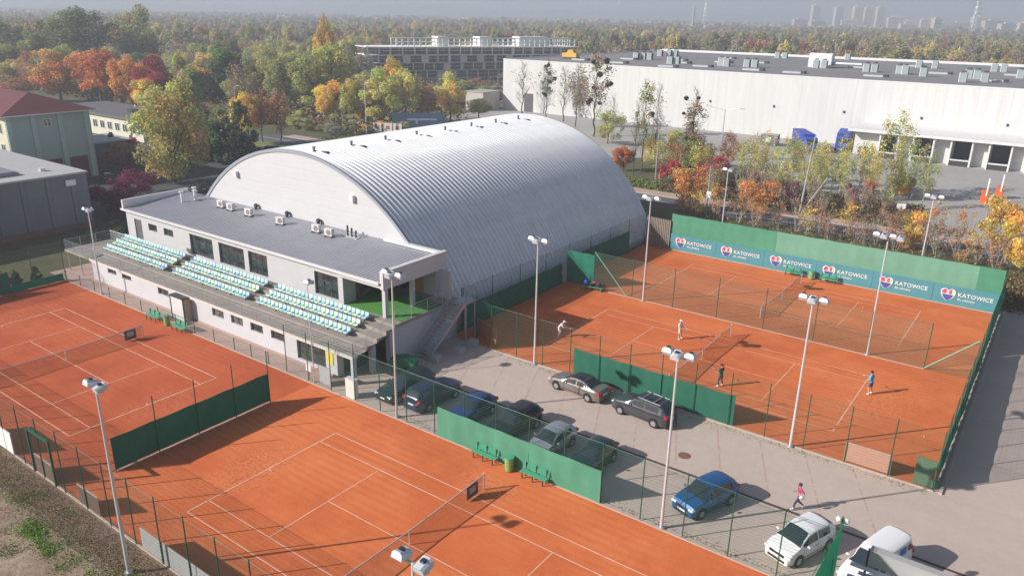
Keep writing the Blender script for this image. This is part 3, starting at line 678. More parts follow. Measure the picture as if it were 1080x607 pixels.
MB().box(-24.6, 23.0, 7.18, -17.98, 23.44, 7.42).build('rear_upstand', 'white_trim', rf, off=OC)
b = MB()
for (x, y) in ((-53.5, 22.7), (-52.0, 21.8), (-52.6, 20.6)): b.cyl((x, y, 6.9), (x, y, 8.0), .14).cyl((x, y, 8.0), (x, y, 8.12), .26)
b.build('flue', 'white_trim', rf, off=OC)
# railings
def railing(parent, pts, off, name='railing', h=1.05, bars=5, sp=1.95, mt='galvanised'):
    b = MB()
    for (p, q) in zip(pts[:-1], pts[1:]):
        p, q = Vector(p), Vector(q); n = max(1, round((q-p).length/sp))
        for i in range(n+1):
            a = p+(q-p)*i/n; b.cyl(a, a+Vector((0, 0, h)), .025, n=6)
        for k in range(bars):
            z = Vector((0, 0, h*(k+1)/bars)); b.cyl(p+z, q+z, .026 if k == bars-1 else .016, n=5)
    return b.build(name, mt, parent, off=off)
railing(cl, [(-16.2, 11.15, 2.35), (-60.2, 11.15, 2.35), (-60.2, 16.1, 2.35), (-56.4, 16.1, 2.35)], OC, mt='bright_steel')
railing(cl, [(-16.2, 11.2, 2.35), (-16.2, 12.5, 2.35)], OC); railing(cl, [(-16.2, 12.6, 2.66), (-16.2, 15.6, 3.28)], OC); railing(cl, [(-16.2, 15.7, 3.5), (-16.2, 21.4, 3.5)], OC, bars=4)
# steel staircase
st = thing('steel_staircase', 'galvanised outdoor staircase climbing to the turf terrace in the shade', 'staircase', (-15.4, 17.9, 0))
so = (-15.4, 17.9, 0)
b = MB()
for k in range(18): y = 17.9+k*.27; z = .19*(k+1); b.box(-16.0, y, z-.04, -14.85, y+.26, z)
b.build('tread', 'galvanised', st, off=so)
b = MB()
for x in (-16.04, -14.82): b.extr([(17.8, 0), (18.1, 0), (22.8, 3.3), (22.8, 3.55), (22.5, 3.5)], 0, x-.03, x+.03)
b.build('stringer', 'galvanised', st, off=so)
MB().box(-16.1, 22.8, 3.4, -14.8, 24.2, 3.5).build('landing', 'galvanised', st, off=so)
b = MB()
for x in (-16.0, -14.9):
    for y in (22.9, 24.1): b.cyl((x, y, 0), (x, y, 3.4), .06)
b.build('support', 'galvanised', st, off=so)
for x in (-16.04, -14.82): railing(st, [(x, 17.9, .1), (x, 22.8, 3.45)], so, bars=4, sp=1.2)
railing(st, [(-14.82, 22.8, 3.5), (-14.82, 24.2, 3.5), (-16.1, 24.2, 3.5)], so, bars=4, sp=1.2)
for i, (x, y) in enumerate(((-14.2, 18.2), (-13.7, 20.6), (-13.9, 22.6))):
    tag(MB().extr([(-.5, 0), (.5, 0), (.35, .5), (-.35, .5)], 1, -.35, .35).build('concrete_block', 'concrete', None, loc=(x, y, 0)), 'concrete block on the paving by the foot of the steel stairs, %s of three' % ('nearest', 'middle', 'farthest')[i], 'block', 'concrete blocks by the staircase')

# seat rows: each row is one bench beam with bucket seats
def seat_mesh(mt):
    b = MB()
    out = [(-.22, 0), (-.20, .06), (.12, .05), (.20, .12), (.24, .40), (.28, .40), (.25, .08), (.16, -.02), (-.2, -.03)]
    b.extr(out, 0, -.21, .21); b.box(-.235, -.1, .0, -.21, .22, .16); b.box(.21, -.1, .0, .235, .22, .16)
    return b.build('seat', mt)
sm = [seat_mesh('seat_mint'), seat_mesh('seat_blue')]; sdat = [o.data for o in sm]
for o in sm: bpy.data.objects.remove(o)
rows = [(13.1, 2.66, 'front', 0), (14.15, 2.97, 'middle', .15), (15.1, 3.28, 'back', -.1)]
secs = [(-55.6, -44.3, 'left'), (-42.9, -31.5, 'centre'), (-30.1, -18.7, 'right')]
for (y, z, rn, dx) in rows:
    for (x0, x1, sn) in secs:
        t = thing('seat_row', '%s row of mint and pale blue seats in the %s section of the stand' % (rn, sn), 'seat row', (x0, y, z), 0, 'rows of stadium seats')
        MB().box(0, -.05, .22, x1-x0, .05, .28).build('beam', 'dark_metal', t)
        b = MB()
        for k in range(6): b.box(.3+k*(x1-x0-.6)/5-.03, -.04, 0, .3+k*(x1-x0-.6)/5+.03, .04, .22)
        b.build('foot', 'dark_metal', t)
        n = 22
        for k in range(n):
            s = bpy.data.objects.new('seat', sdat[(k+(k//7)+int(y)) % 2]); COL.objects.link(s); s.parent = t; s.location = (.26+k*(x1-x0-.5)/(n-1), 0, .31)
# air conditioners on the roof
def ac_unit(x, y, label, rz=0):
    z = 6.53+(y-16)*.0838
    t = thing('air_conditioner', label, 'air conditioner', (x, y, z), rz, 'air conditioners on the clubhouse roof')
    MB().box(-.45, -.18, .12, .45, .18, .8).build('casing', M('ac_grey', (.62, .61, .60), .6), t)
    MB().cyl((.08, -.182, .46), (.08, -.195, .46), .26, n=16).build('fan_grille', M('fan', (.25, .22, .22), .6), t)
    MB().box(-.45, -.25, 0, -.35, .25, .12).box(.35, -.25, 0, .45, .25, .12).build('foot', 'dark_metal', t)
for i, (x, y) in enumerate([(-47.0, 21.6), (-45.2, 21.5), (-41.9, 21.3), (-36.8, 21.2), (-31.9, 21.5), (-29.9, 21.3)]):
    ac_unit(x, y, 'white boxy air conditioner on the grey roof below the gable, %s from the left' % ('first', 'second', 'third', 'fourth', 'fifth', 'sixth')[i], R(random.uniform(-6, 14)))
rk = thing('pipe_rack', 'small rack of dark pipes on the roof beside the last air conditioner', 'pipes', (-28.0, 22.4, 7.06))
MB().box(-.9, -.3, 0, .9, .3, .08).box(-.9, -.05, .3, .9, .05, .36).build('frame', 'galvanised', rk)
for k in range(3): MB().cyl((-.6+k*.55, 0, .05), (-.6+k*.55, 0, 1.0-.15*k), .09).build('pipe', 'dark_metal', rk)
for x, lb in ((-43.3, 'left'), (-38.3, 'middle'), (-33.6, 'right')):
    t = tag(MB().cyl((0, 0, 0), (0, 0, .35), .16).sphere((0, 0, .42), .24, 8).build('roof_cowl', 'dark_metal', None, loc=(x, 23.2, 7.1)), '%s of the three small dark cowls at the foot of the gable' % lb, 'vent cowl', 'dark cowls by the gable')

# ------------------------------------------------------------------ arched hall
CX, CZ, RR = -37.04, -7.03, 20.79
HO = (CX, 23.6, 0)
hall = thing('arched_sports_hall', 'huge arched tennis hall of ribbed silver metal with a pale gable', 'sports hall', HO)
a0 = math.asin(-CZ/RR); Y0, Y1 = 23.6, 64.0
na, per, npd = 72, .62, 9
ny = int((Y1-Y0)/per*npd)
vs = []
for j in range(ny+1):
    y = Y0+(Y1-Y0)*j/ny; ph = ((y-Y0)/per) % 1
    dd = .31*abs(sin(pi*ph))**.6 - .14
    for i in range(na+1):
        a = a0+(pi-2*a0)*i/na; rr_ = RR+dd
        vs.append((CX+rr_*cos(a), y, CZ+rr_*sin(a)))
fs = [(j*(na+1)+i, j*(na+1)+i+1, (j+1)*(na+1)+i+1, (j+1)*(na+1)+i) for j in range(ny) for i in range(na)]
b = MB(); b.v = vs; b.f = fs; b.m = [0]*len(fs)
ro = b.build('arched_roof', 'arch_metal', hall, off=HO)
arc = [(CX+(RR-.06)*cos(a0+(pi-2*a0)*i/64), CZ+(RR-.06)*sin(a0+(pi-2*a0)*i/64)) for i in range(65)]
MB().extr(arc, 1, Y0-.12, Y0+.1).build('gable_wall', 'hall_cladding', hall, off=HO)
MB().extr(arc, 1, Y1-.2, Y1-.02).build('gable_wall', 'hall_cladding', hall, off=HO)
b = MB()
for (ra, rb, ya, yb) in ((RR-.15, RR+.16, Y0-.2, Y0+.03),):
    n = 64; vs = []
    for i in range(n+1):
        a = a0+(pi-2*a0)*i/n
        for (q, y) in ((ra, ya), (rb, ya), (rb, yb), (ra, yb)): vs.append((CX+q*cos(a), y, CZ+q*sin(a)))
    b.raw(vs, [(4*i+k, 4*i+(k+1) % 4, 4*i+4+(k+1) % 4, 4*i+4+k) for i in range(n) for k in range(4)])
b.build('verge_trim', M('verge', (.34, .37, .43), .5, .3, .05), hall, off=HO)
for i in range(8):
    y = 24.9+i*4.87; a = R(86.0)
    z = CZ+(RR+.05)*sin(a); x = CX+(RR+.05)*cos(a)
    t = MB().cyl((x, y, z-.1), (x, y, z+.42), .13, n=10).cyl((x, y, z+.42), (x, y, z+.52), .22, .08, n=10).build('roof_vent', M('vent_grey', (.22, .23, .26), .6), ro, off=HO)
    MB().box(x+.9, y+.5, z-.12, x+1.3, y+.8, z+.06).build('roof_hatch', 'dark_metal', ro, off=HO)
for x in (-46.4, -28.8): MB().box(x-.25, Y0-.45, 10.1, x+.25, Y0-.12, 10.7).build('gable_lamp', 'white_trim', hall, off=HO)
MB().box(-17.6, Y0, 0, -17.0, Y1, .45).build('base_kerb', 'concrete', hall, off=HO)

# ------------------------------------------------------------------ warehouse
WO = (-50, 164.3, 0)
wh = thing('warehouse', 'very long white warehouse with a flat dark roof and loading docks', 'warehouse', WO)
MB().box(-116.5, 164.3, 0, 130, 268, 14.3).build('wall', 'warehouse_cladding', wh, off=WO)
wr = MB().box(-116.3, 164.5, 14.301, 129.8, 267.8, 14.34).build('roof', 'roof_membrane', wh, off=WO)
MB().box(-116.55, 164.25, 14.3, 130.05, 164.5, 14.55).box(-116.55, 267.7, 14.3, 130.05, 268.05, 15.1).box(-116.55, 164.5, 14.3, -116.2, 267.7, 14.6).build('coping', 'white_trim', wr, off=WO)
skl = [(-92.9, 197), (-80, 205), (-73, 192), (-66, 206), (-62, 181), (-47, 178), (-58, 214), (-36, 176), (-30, 215), (-18, 180), (-8, 206), (6, 186), (-45, 232), (-75, 232), (-20, 238), (8, 215), (-100, 180), (-85, 176), (-68, 172), (22, 190), (26, 220)]
for (x, y) in skl:
    s = MB().box(x-2.2, y-.9, 14.34, x+2.2, y+.9, 14.75).build('skylight', M('skylight', (.48, .50, .52), .3, 0, .05), wr, off=WO)
    MB().box(x+2.2, y-.8, 14.34, x+3.2, y+.8, 14.95).build('smoke_vent', 'dark_metal', s, off=WO)
for (x0, x1) in ((-106, -99), (-104, -101)): pass
MB().box(-108.7, 164.2, 0, -105.6, 164.29, 5.2).build('gate', M('gate_brown', (.10, .085, .085), .7), wh, off=WO)
# dock annex
b = MB()
bays = [(-8.5, -5.3), (-2.2, 1.2), (4.6, 8.0), (11.2, 14.6), (17.6, 21.6), (24.6, 28), (31, 34.4)]
for i in range(len(bays)-1): b.box(bays[i][1], 152.4, 0, bays[i+1][0], 164.2, 4.6)
b.box(-14, 152.4, 0, bays[0][0], 164.2, 4.6); b.box(bays[-1][1], 152.4, 0, 60, 164.2, 4.6); b.build('dock_wall', M('dock_grey', (.60, .60, .58), .8), wh, off=WO)
MB().box(-15, 149.6, 5.0, 60, 164.25, 5.5).build('canopy', 'white_trim', wh, off=WO)
for (a, c) in bays:
    d_ = MB().box(a+.01, 155.5, 1.1, c-.01, 155.7, 4.9).build('dock_door', M('dock_dark', (.05, .055, .06), .6), wh, off=WO)
    MB().box(a-.3, 150.2, 0, a, 152.38, 4.98).build('dock_frame', 'white_trim', d_, off=WO); MB().box(c, 150.2, 0, c+.3, 152.38, 4.98).build('dock_frame', 'white_trim', d_, off=WO)
    MB().box(a+.02, 150.4, .0, c-.02, 155.4, 1.05).build('dock_leveller', 'dark_metal', d_, off=WO)
    MB().box(a+.02, 150.3, 1.05, c-.02, 150.6, 1.3).build('dock_edge', 'white_trim', d_, off=WO)
for i in range(14): MB().box(-100+i*16, 164.1, 7.0, -99.6+i*16, 164.28, 7.5).build('wall_lamp', 'dark_metal', wh, off=WO)
# roof machinery: each one stands on the roof
un = [(-91.0, 199), (-89.3, 200.5), (-87.4, 201), (-73.5, 186), (-71.8, 186.8), (-96, 226), (-93.6, 228), (-91.8, 229), (-60, 190), (-58, 189), (-53, 191), (-51, 191.5), (-38.2, 204), (-36.2, 204.6), (-23.8, 198.4), (-21.9, 198.8), (-15.6, 197), (-14.1, 196), (-9.2, 191.5), (-17, 232), (-13, 233), (1, 178), (2.2, 192), (.4, 192.5), (4.8, 182), (2.0, 231), (4.2, 231.6), (-62, 252), (-64.5, 252), (-44, 262), (-39.5, 210), (10, 205), (15, 190), (18, 226)]
pr = None
for i, (x, y) in enumerate(un):
    if pr is None:
        t = pr = thing('rooftop_unit', '', 'ventilation unit', (x, y, 14.34), 0, 'ventilation units on the warehouse roof')
        MB().box(-.75, -.7, 0, .75, .7, 2.0).build('casing', M('unit_grey', (.30, .36, .37), .5, 0, .08), t); MB().box(-.8, -.75, 0, -.62, .75, 2.05).build('side_panel', 'white_trim', t)
        MB().box(.752, -.6, .3, .76, .6, 1.8).build('louvre', 'dark_metal', t)
        MB().cyl((0, 0, 2.2), (0, 0, 2.45), .5, n=12).build('fan', 'dark_metal', t)
    else: t = dup(pr, (x, y, 14.34))
    t['label'] = 'grey-green box ventilation unit standing on the dark warehouse roof'
t = thing('air_handling_unit', 'largest pale boxy machine on the warehouse roof, with a pipe', 'ventilation machine', (-37.3, 208.5, 14.34))
MB().box(-4, -1.5, 0, 2.2, 1.5, 3.2).extr([(-1.5, 3.2), (1.5, 3.2), (.8, 3.8), (-.8, 3.8)], 0, -4, 2.2).build('casing', 'white_trim', t); MB().cyl((2.2, 0, 1.2), (10, 0, 1.2), .45).build('duct', 'galvanised', t)

# ------------------------------------------------------------------ construction building behind the trees
KO = (-150, 200, 0)
M('raw_concrete', (.80, .76, .72), .9, 0, .15); M('scaffold_plank', (.76, .62, .56), .8, 0, .2)
M('core_white', (.68, .68, .64), .8)
kb = thing('unfinished_building', 'unfinished concrete apartment block wrapped in scaffolding behind the trees', 'building', KO)
K0 = Vector((-196, 186, 0)); K1 = Vector((-154, 268, 0)); kd = (K1-K0); KL = kd.length; kd.normalize(); ka = math.atan2(kd.y, kd.x)
kb.location = K0; kb.rotation_euler = (0, 0, ka)
for k in range(5): MB().box(0, 0, 2.9*k+2.6, KL, 16, 2.9*k+2.88).build('floor_slab', M('slab_pale', (.88, .85, .82), .9), kb)
rr = random.Random(4)
for k in range(5):
    b2 = MB(); x = .2
    while x < KL-4.5:
        wd = rr.choice([.45, .45, .45, .45, 1.2, 3.0]); MB().box(x, .6, 2.9*k, x+wd, 1.0, 2.9*k+2.59).build('wall_panel', rr.choice(['raw_concrete', 'core_white', 'raw_concrete']), kb); x += wd+rr.uniform(3.6, 4.6)
    b2.box(.5, 5.5, 2.9*k, KL-.5, 5.7, 2.9*k+2.59).build('inner_wall', M('recess_shade', (.16, .15, .15), .9), kb)  # shade inside the open floors is put into this wall's dark colour
b = MB(); c_ = MB()
for k in range(5):
    c_.box(0, -1.4, 2.9*k+1.5, KL*.96, -.9, 2.9*k+1.62)
    b.cyl((0, -1.3, 2.75*k+3.0), (KL*.96, -1.3, 2.75*k+3.0), .07, n=4)
x = 0
while x < KL*.96: b.cyl((x, -1.35, 0), (x, -1.35, 15.6), .05, n=4); x += 3.0
b.build('scaffold', 'galvanised', kb); c_.build('scaffold_board', 'scaffold_plank', kb)
b = MB(); 
for x in np.arange(12, KL, 2.4):
    for y in (2, 8): b.box(x, y, 14.5, x+.3, y+.3, 17.4)
for y in (2, 8): b.box(12, y, 17.4, KL, y+.3, 17.7); b.box(12, y, 16.0, KL, y+.25, 16.2)
b.build('formwork', M('form_white', (.72, .74, .74), .6), kb)
for (x, w_) in ((30, 4), (48, 5), (66, 13)): MB().box(x, 4, 14.5, min(x+w_, KL-.2), 11, 18.2).build('stair_core', M('core_white', (.68, .68, .64), .8), kb)
lb = thing('low_storage_building', 'low beige concrete building between the scaffolding and the white warehouse', 'building', (-122, 160, 0))
MB().box(-2, -4, 0, 4.5, 4, 5.2).build('wall', M('beige_wall', (.48, .44, .40), .85, 0, .15), lb); MB().box(-2.2, -4.2, 5.2, 4.7, 4.2, 5.4).build('roof', 'concrete', lb)
MB().box(1, -4.05, 0, 3, -4.005, 3.2).build('gate', 'dark_metal', lb)

# ------------------------------------------------------------------ buildings on the left
GO = (-76.2, 6, 0)
gb = thing('grey_storage_hall', 'windowless grey-clad flat-roofed hall at the left edge behind the courts', 'building', GO)
MB().box(-112, -14, .7, -76.2, 22.0, 6.9).build('wall', 'grey_cladding', gb, off=GO)
MB().box(-112, -14.02, 0, -76.12, 22.06, .7).build('plinth', M('plinth_dull', (.20, .10, .08), .85), gb, off=GO)
MB().box(-112.1, -14.1, 6.9, -76.0, 22.15, 7.12).build('roof', M('roof_light', (.43, .43, .43), .8, 0, .08), gb, off=GO)
MB().box(-92, -2, 7.12, -79.2, 15.5, 7.5).box(-91.8, -1.8, 7.5, -79.4, 15.3, 7.6).build('skylight', M('skylight_grey', (.22, .24, .27), .4), gb, off=GO)
MB().box(-76.1, 19.3, 5.6, -75.95, 20.5, 6.3).build('wall_lamp', 'white_trim', gb, off=GO); MB().cyl((-80, 18.5, 7.12), (-80, 18.5, 7.5), .4).build('vent', 'white_trim', gb, off=GO)
for y in np.arange(-12, 22, 2.9): MB().box(-76.2, y-.04, .7, -76.15, y+.04, 6.89).build('panel_joint', M('joint', (.08, .09, .11), .6), gb, off=GO)
EO = (-107.5, 32, 0)
M('teal_render', (.46, .57, .54), .85, 0, .06); M('cream_render', (.58, .56, .42), .85, 0, .06); M('tile_red', (.14, .04, .042), .75, 0, .15, 6.)
eb = thing('green_office_building', 'tall blue-green building with a dark red hipped roof at the left edge', 'building', EO)
MB().box(-135, 26.0, 0, -107.4, 38.6, 10.9).build('wall', 'teal_render', eb, off=EO)
MB().box(-135, 25.9, 0, -107.45, 25.998, 10.88).build('front_wall', 'cream_render', eb, off=EO)
for y in (26.3, 29.8, 33.8, 37.9): MB().box(-107.4, y-.35, 0, -107.15, y+.35, 10.88).build('pilaster', M('pilaster', (.54, .64, .61), .85), eb, off=EO)
ov = .9
zt = 13.6
b = MB(); x0, x1, y0, y1 = -135-ov, -107.1+ov*.8, 25.9-ov, 38.6+ov; ym = (y0+y1)/2; rx = 6.5
b.raw([(x0, y0, 10.9), (x1, y0, 10.9), (x1, y1, 10.9), (x0, y1, 10.9), (x0+rx, ym, zt), (x1-rx, ym, zt)], [(0, 1, 5, 4), (1, 2, 5), (2, 3, 4, 5), (3, 0, 4), (3, 2, 1, 0)])
hr = b.build('roof', 'tile_red', eb, off=EO)
MB().box(x0-.1, y0-.1, 10.75, x1+.1, y1+.1, 10.898).build('eaves', 'white_trim', hr, off=EO)
for (a, c) in ((28.4-.0, 30.9-.0),): pass
window(eb, 'x', -107.4, 31.3, 32.5, 8.7, 10.0, EO, inward=-1, depth=-.06, fr='white_trim', w=.12)
for (a, c) in ((27.2, 29.2), (30.4, 33.1), (34.4, 37.2)): MB().box(-107.38, a, .2, -107.2, c, 3.6).build('garage_door', M('door_red', (.16, .045, .045), .7), eb, off=EO)
for x in (-109.5, -113, -117):
    for z in (1.5, 4.8, 8.0): window(eb, 'y', 25.9, x-.7, x+.7, z, z+1.7, EO, depth=-.06, fr='white_trim', w=.12)
MB().cyl((-107.3, 26.0, 0), (-107.3, 26.0, 10.7), .09).build('downpipe', 'pole_white', eb, off=EO)
SO = (-147, 62, 0)
sb = thing('white_school_building', 'long low cream building with white-framed windows behind the conifers', 'building', SO)
MB().box(-172, 61.5, 0, -133.5, 74, 4.3).build('wall', M('cream_wall', (.62, .60, .50), .85, 0, .05), sb, off=SO)
MB().box(-172.4, 61.0, 4.3, -133.1, 74.4, 4.75).build('roof', M('roof_dark', (.13, .12, .13), .8), sb, off=SO)
for x in np.arange(-160, -135, 3.1): window(sb, 'y', 61.5, x, x+1.9, 1.5, 3.3, SO, depth=-.07, fr='white_trim', w=.14)
MB().box(-147, 66, 4.75, -145, 67.5, 5.5).build('chimney', 'dark_metal', sb, off=SO)
ab = thing('side_annex', 'small shaded flat-roofed annex between the green building and the conifers', 'building', (-120, 46, 0))
MB().box(-8, -4.5, 0, 2, 5, 3.4).build('wall', 'grey_cladding', ab); MB().box(-8.2, -4.7, 3.4, 2.2, 5.2, 3.65).build('roof', 'roof_light', ab)

# ------------------------------------------------------------------ distant city
cm = M('panel_block', (.55, .50, .46), .9, 0, .1, .05); c2 = M('panel_block_warm', (.60, .50, .38), .9, 0, .1, .05)
def block(x, y, w_, d_, h, rz, label, nm='tower_block', cat='tower block', mt='panel_block'):
    t = thing(nm, label, cat, (x, y, 0), rz, 'blocks of the distant city')
    MB().box(-w_/2, -d_/2, 0, w_/2, d_/2, h).build('wall', mt, t); MB().box(-w_/4, -d_/4, h, w_/4, d_/4, h+3).build('lift_house', mt, t)
    b = MB(); z = 4
    while z < h-2:
        b.box(-w_/2+1, -d_/2-.1, z, w_/2-1, -d_/2-.02, z+1.3); z += 3
    b.build('window_band', M('far_glass', (.16, .18, .20), .4), t)
rzc = R(35)
for x, y, h, k in ((-573, 2093, 63, 'far left of the skyline group'), (-520, 2105, 59, 'second from left on the skyline'), (-490, 2163, 62, 'third from left on the skyline'), (-466, 2168, 60, 'fourth from left on the skyline'), (-438, 2174, 61, 'right end of the skyline group')):
    block(x, y, 20, 16, h, rzc, 'tall hazy tower block on the horizon, ' + k, mt='panel_block_warm' if x > -500 else 'panel_block')
for i, (x, y, w_, h) in enumerate([(-548, 2030, 40, 26), (-374, 2037, 34, 38), (-352, 2080, 26, 30), (-326, 1945, 44, 24), (-298, 1949, 16, 34), (-275, 1953, 18, 36), (-262, 1990, 30, 26), (-238, 2059, 60, 29), (-205, 2162, 60, 42), (-139, 1969, 44, 28), (-110, 1985, 40, 30), (-90, 2030, 30, 27), (-420, 1900, 60, 16), (-300, 1800, 70, 12), (-180, 2100, 50, 34), (-475, 2060, 50, 30), (-640, 2200, 40, 30), (-60, 2050, 60, 30)]):
    block(x, y, w_, 14, h, rzc+R(random.uniform(-12, 12)), 'small pale hazy apartment block among the low roofs of the far city', 'apartment_block', 'apartment block', 'panel_block_warm' if i % 3 else 'panel_block')
for (x, y, w_, h, lb) in ((-321, 914, 46, 9, 'long pale shed in the far forest, right of the pylons'), (-560, 1240, 40, 8, 'small white shed beside the distant chimney'), (-520, 1300, 26, 15, 'pale boxy works building behind the distant chimney'), (-700, 1240, 90, 7, 'low flat warehouse far away above the orange trees')):
    t = thing('distant_shed', lb, 'shed', (x, y, 0), rzc)
    MB().box(-w_/2, -8, 0, w_/2, 8, h).build('wall', M('shed_pale', (.66, .64, .60), .8), t); MB().extr([(-8.5, h), (8.5, h), (0, h+2)], 0, -w_/2-.5, w_/2+.5).build('roof', 'concrete', t)
tag(MB().cyl((0, 0, 0), (0, 0, 46), 3.0, 1.8, 14).build('chimney', 'concrete', None, loc=(-576, 1350, 0)), 'distant squat works chimney left of the tall lattice mast', 'chimney')
def pylon(x, y, h, label, arms=True):
    t = thing('pylon', label, 'pylon', (x, y, 0), rzc); b = MB(); w0 = h*.07; n = 9
    for sx in (-1, 1):
        for sy in (-1, 1): b.cyl((sx*w0, sy*w0, 0), (sx*.6, sy*.6, h), .45, .3, 4)
    for k in range(n):
        z0, z1 = h*k/n, h*(k+1)/n; wa, wb = w0+(.6-w0)*k/n, w0+(.6-w0)*(k+1)/n
        for s in (-1, 1): b.cyl((-wa, s*wa, z0), (wb, s*wb, z1), .22, n=4); b.cyl((wa, s*wa, z0), (-wb, s*wb, z1), .22, n=4); b.cyl((s*wa, -wa, z0), (s*wb, wb, z1), .22, n=4)
    b.build('lattice', 'galvanised', t)
    if arms:
        a = MB()
        for k, (z, w_) in enumerate(((h*.7, h*.16), (h*.82, h*.2), (h*.94, h*.13))):
            a.cyl((-w_, 0, z), (w_, 0, z), .35, n=4); a.cyl((-w_, 0, z), (0, 0, z+2.5), .2, n=4); a.cyl((w_, 0, z), (0, 0, z+2.5), .2, n=4)
        a.build('cross_arm', 'galvanised', t)
pylon(-147, 1466, 60, 'lattice power pylon standing before the right part of the far city'); pylon(-674, 1634, 64, 'lattice mast on the horizon right of the squat chimney', False)
# ------------------------------------------------------------------ vehicles
def lerp_poly(P, x):
    if x <= P[0][0]: return P[0][1]
    for (a, b), (c, d) in zip(P[:-1], P[1:]):
        if x <= c: return b+(d-b)*((x-a)/(c-a) if c > a else 0)
    return P[-1][1]
CARS = {
 # L, W, belt polyline, top polyline, windscreen (x0,x1), rear glass (x0,x1), roof narrowing, side glass (x0,x1)
 'sedan':  dict(L=4.75, W=1.80, belt=[(0, .62), (.25, .74), (1.25, .88), (3.9, .96), (4.6, .93), (4.75, .78)], top=[(0, .62), (.25, .76), (1.3, .95), (2.05, 1.38), (2.6, 1.46), (3.2, 1.43), (4.0, 1.06), (4.6, 1.0), (4.75, .8)], ws=(1.36, 2.08), rg=(3.28, 4.0), sg=(1.55, 3.8)),
 'wagon':  dict(L=4.70, W=1.80, belt=[(0, .62), (.25, .74), (1.25, .90), (4.5, .98), (4.7, .90)], top=[(0, .62), (.25, .78), (1.25, .96), (2.0, 1.42), (2.7, 1.50), (4.0, 1.46), (4.4, 1.32), (4.66, 1.0), (4.7, .92)], ws=(1.3, 2.02), rg=(4.15, 4.64), sg=(1.5, 4.2)),
 'suv':    dict(L=4.50, W=1.85, belt=[(0, .74), (.2, .90), (1.2, 1.04), (4.3, 1.12), (4.5, 1.0)], top=[(0, .74), (.2, .95), (1.2, 1.10), (1.85, 1.58), (2.5, 1.68), (3.8, 1.64), (4.15, 1.50), (4.45, 1.14), (4.5, 1.02)], ws=(1.25, 1.87), rg=(3.95, 4.42), sg=(1.45, 4.0)),
 'hatch':  dict(L=3.85, W=1.70, belt=[(0, .60), (.2, .76), (1.0, .90), (3.7, 1.0), (3.85, .9)], top=[(0, .60), (.2, .78), (.95, .97), (1.7, 1.42), (2.2, 1.49), (3.1, 1.44), (3.5, 1.26), (3.8, .98), (3.85, .9)], ws=(1.0, 1.72), rg=(3.25, 3.76), sg=(1.2, 3.3)),
 'mini':   dict(L=4.05, W=1.74, belt=[(0, .62), (.18, .80), (.85, .96), (3.9, 1.02), (4.05, .9)], top=[(0, .62), (.18, .84), (.8, 1.02), (1.65, 1.52), (2.2, 1.60), (3.3, 1.56), (3.75, 1.38), (4.0, 1.02), (4.05, .9)], ws=(.86, 1.68), rg=(3.45, 3.95), sg=(1.1, 3.5)),
 'van':    dict(L=4.40, W=1.82, belt=[(0, .66), (.18, .86), (.8, 1.04), (4.3, 1.10), (4.4, 1.08)], top=[(0, .66), (.18, .90), (.8, 1.10), (1.5, 1.68), (1.95, 1.84), (4.25, 1.86), (4.38, 1.80), (4.4, 1.1)], ws=(.86, 1.52), rg=(4.37, 4.399), sg=(1.05, 2.25)),
}
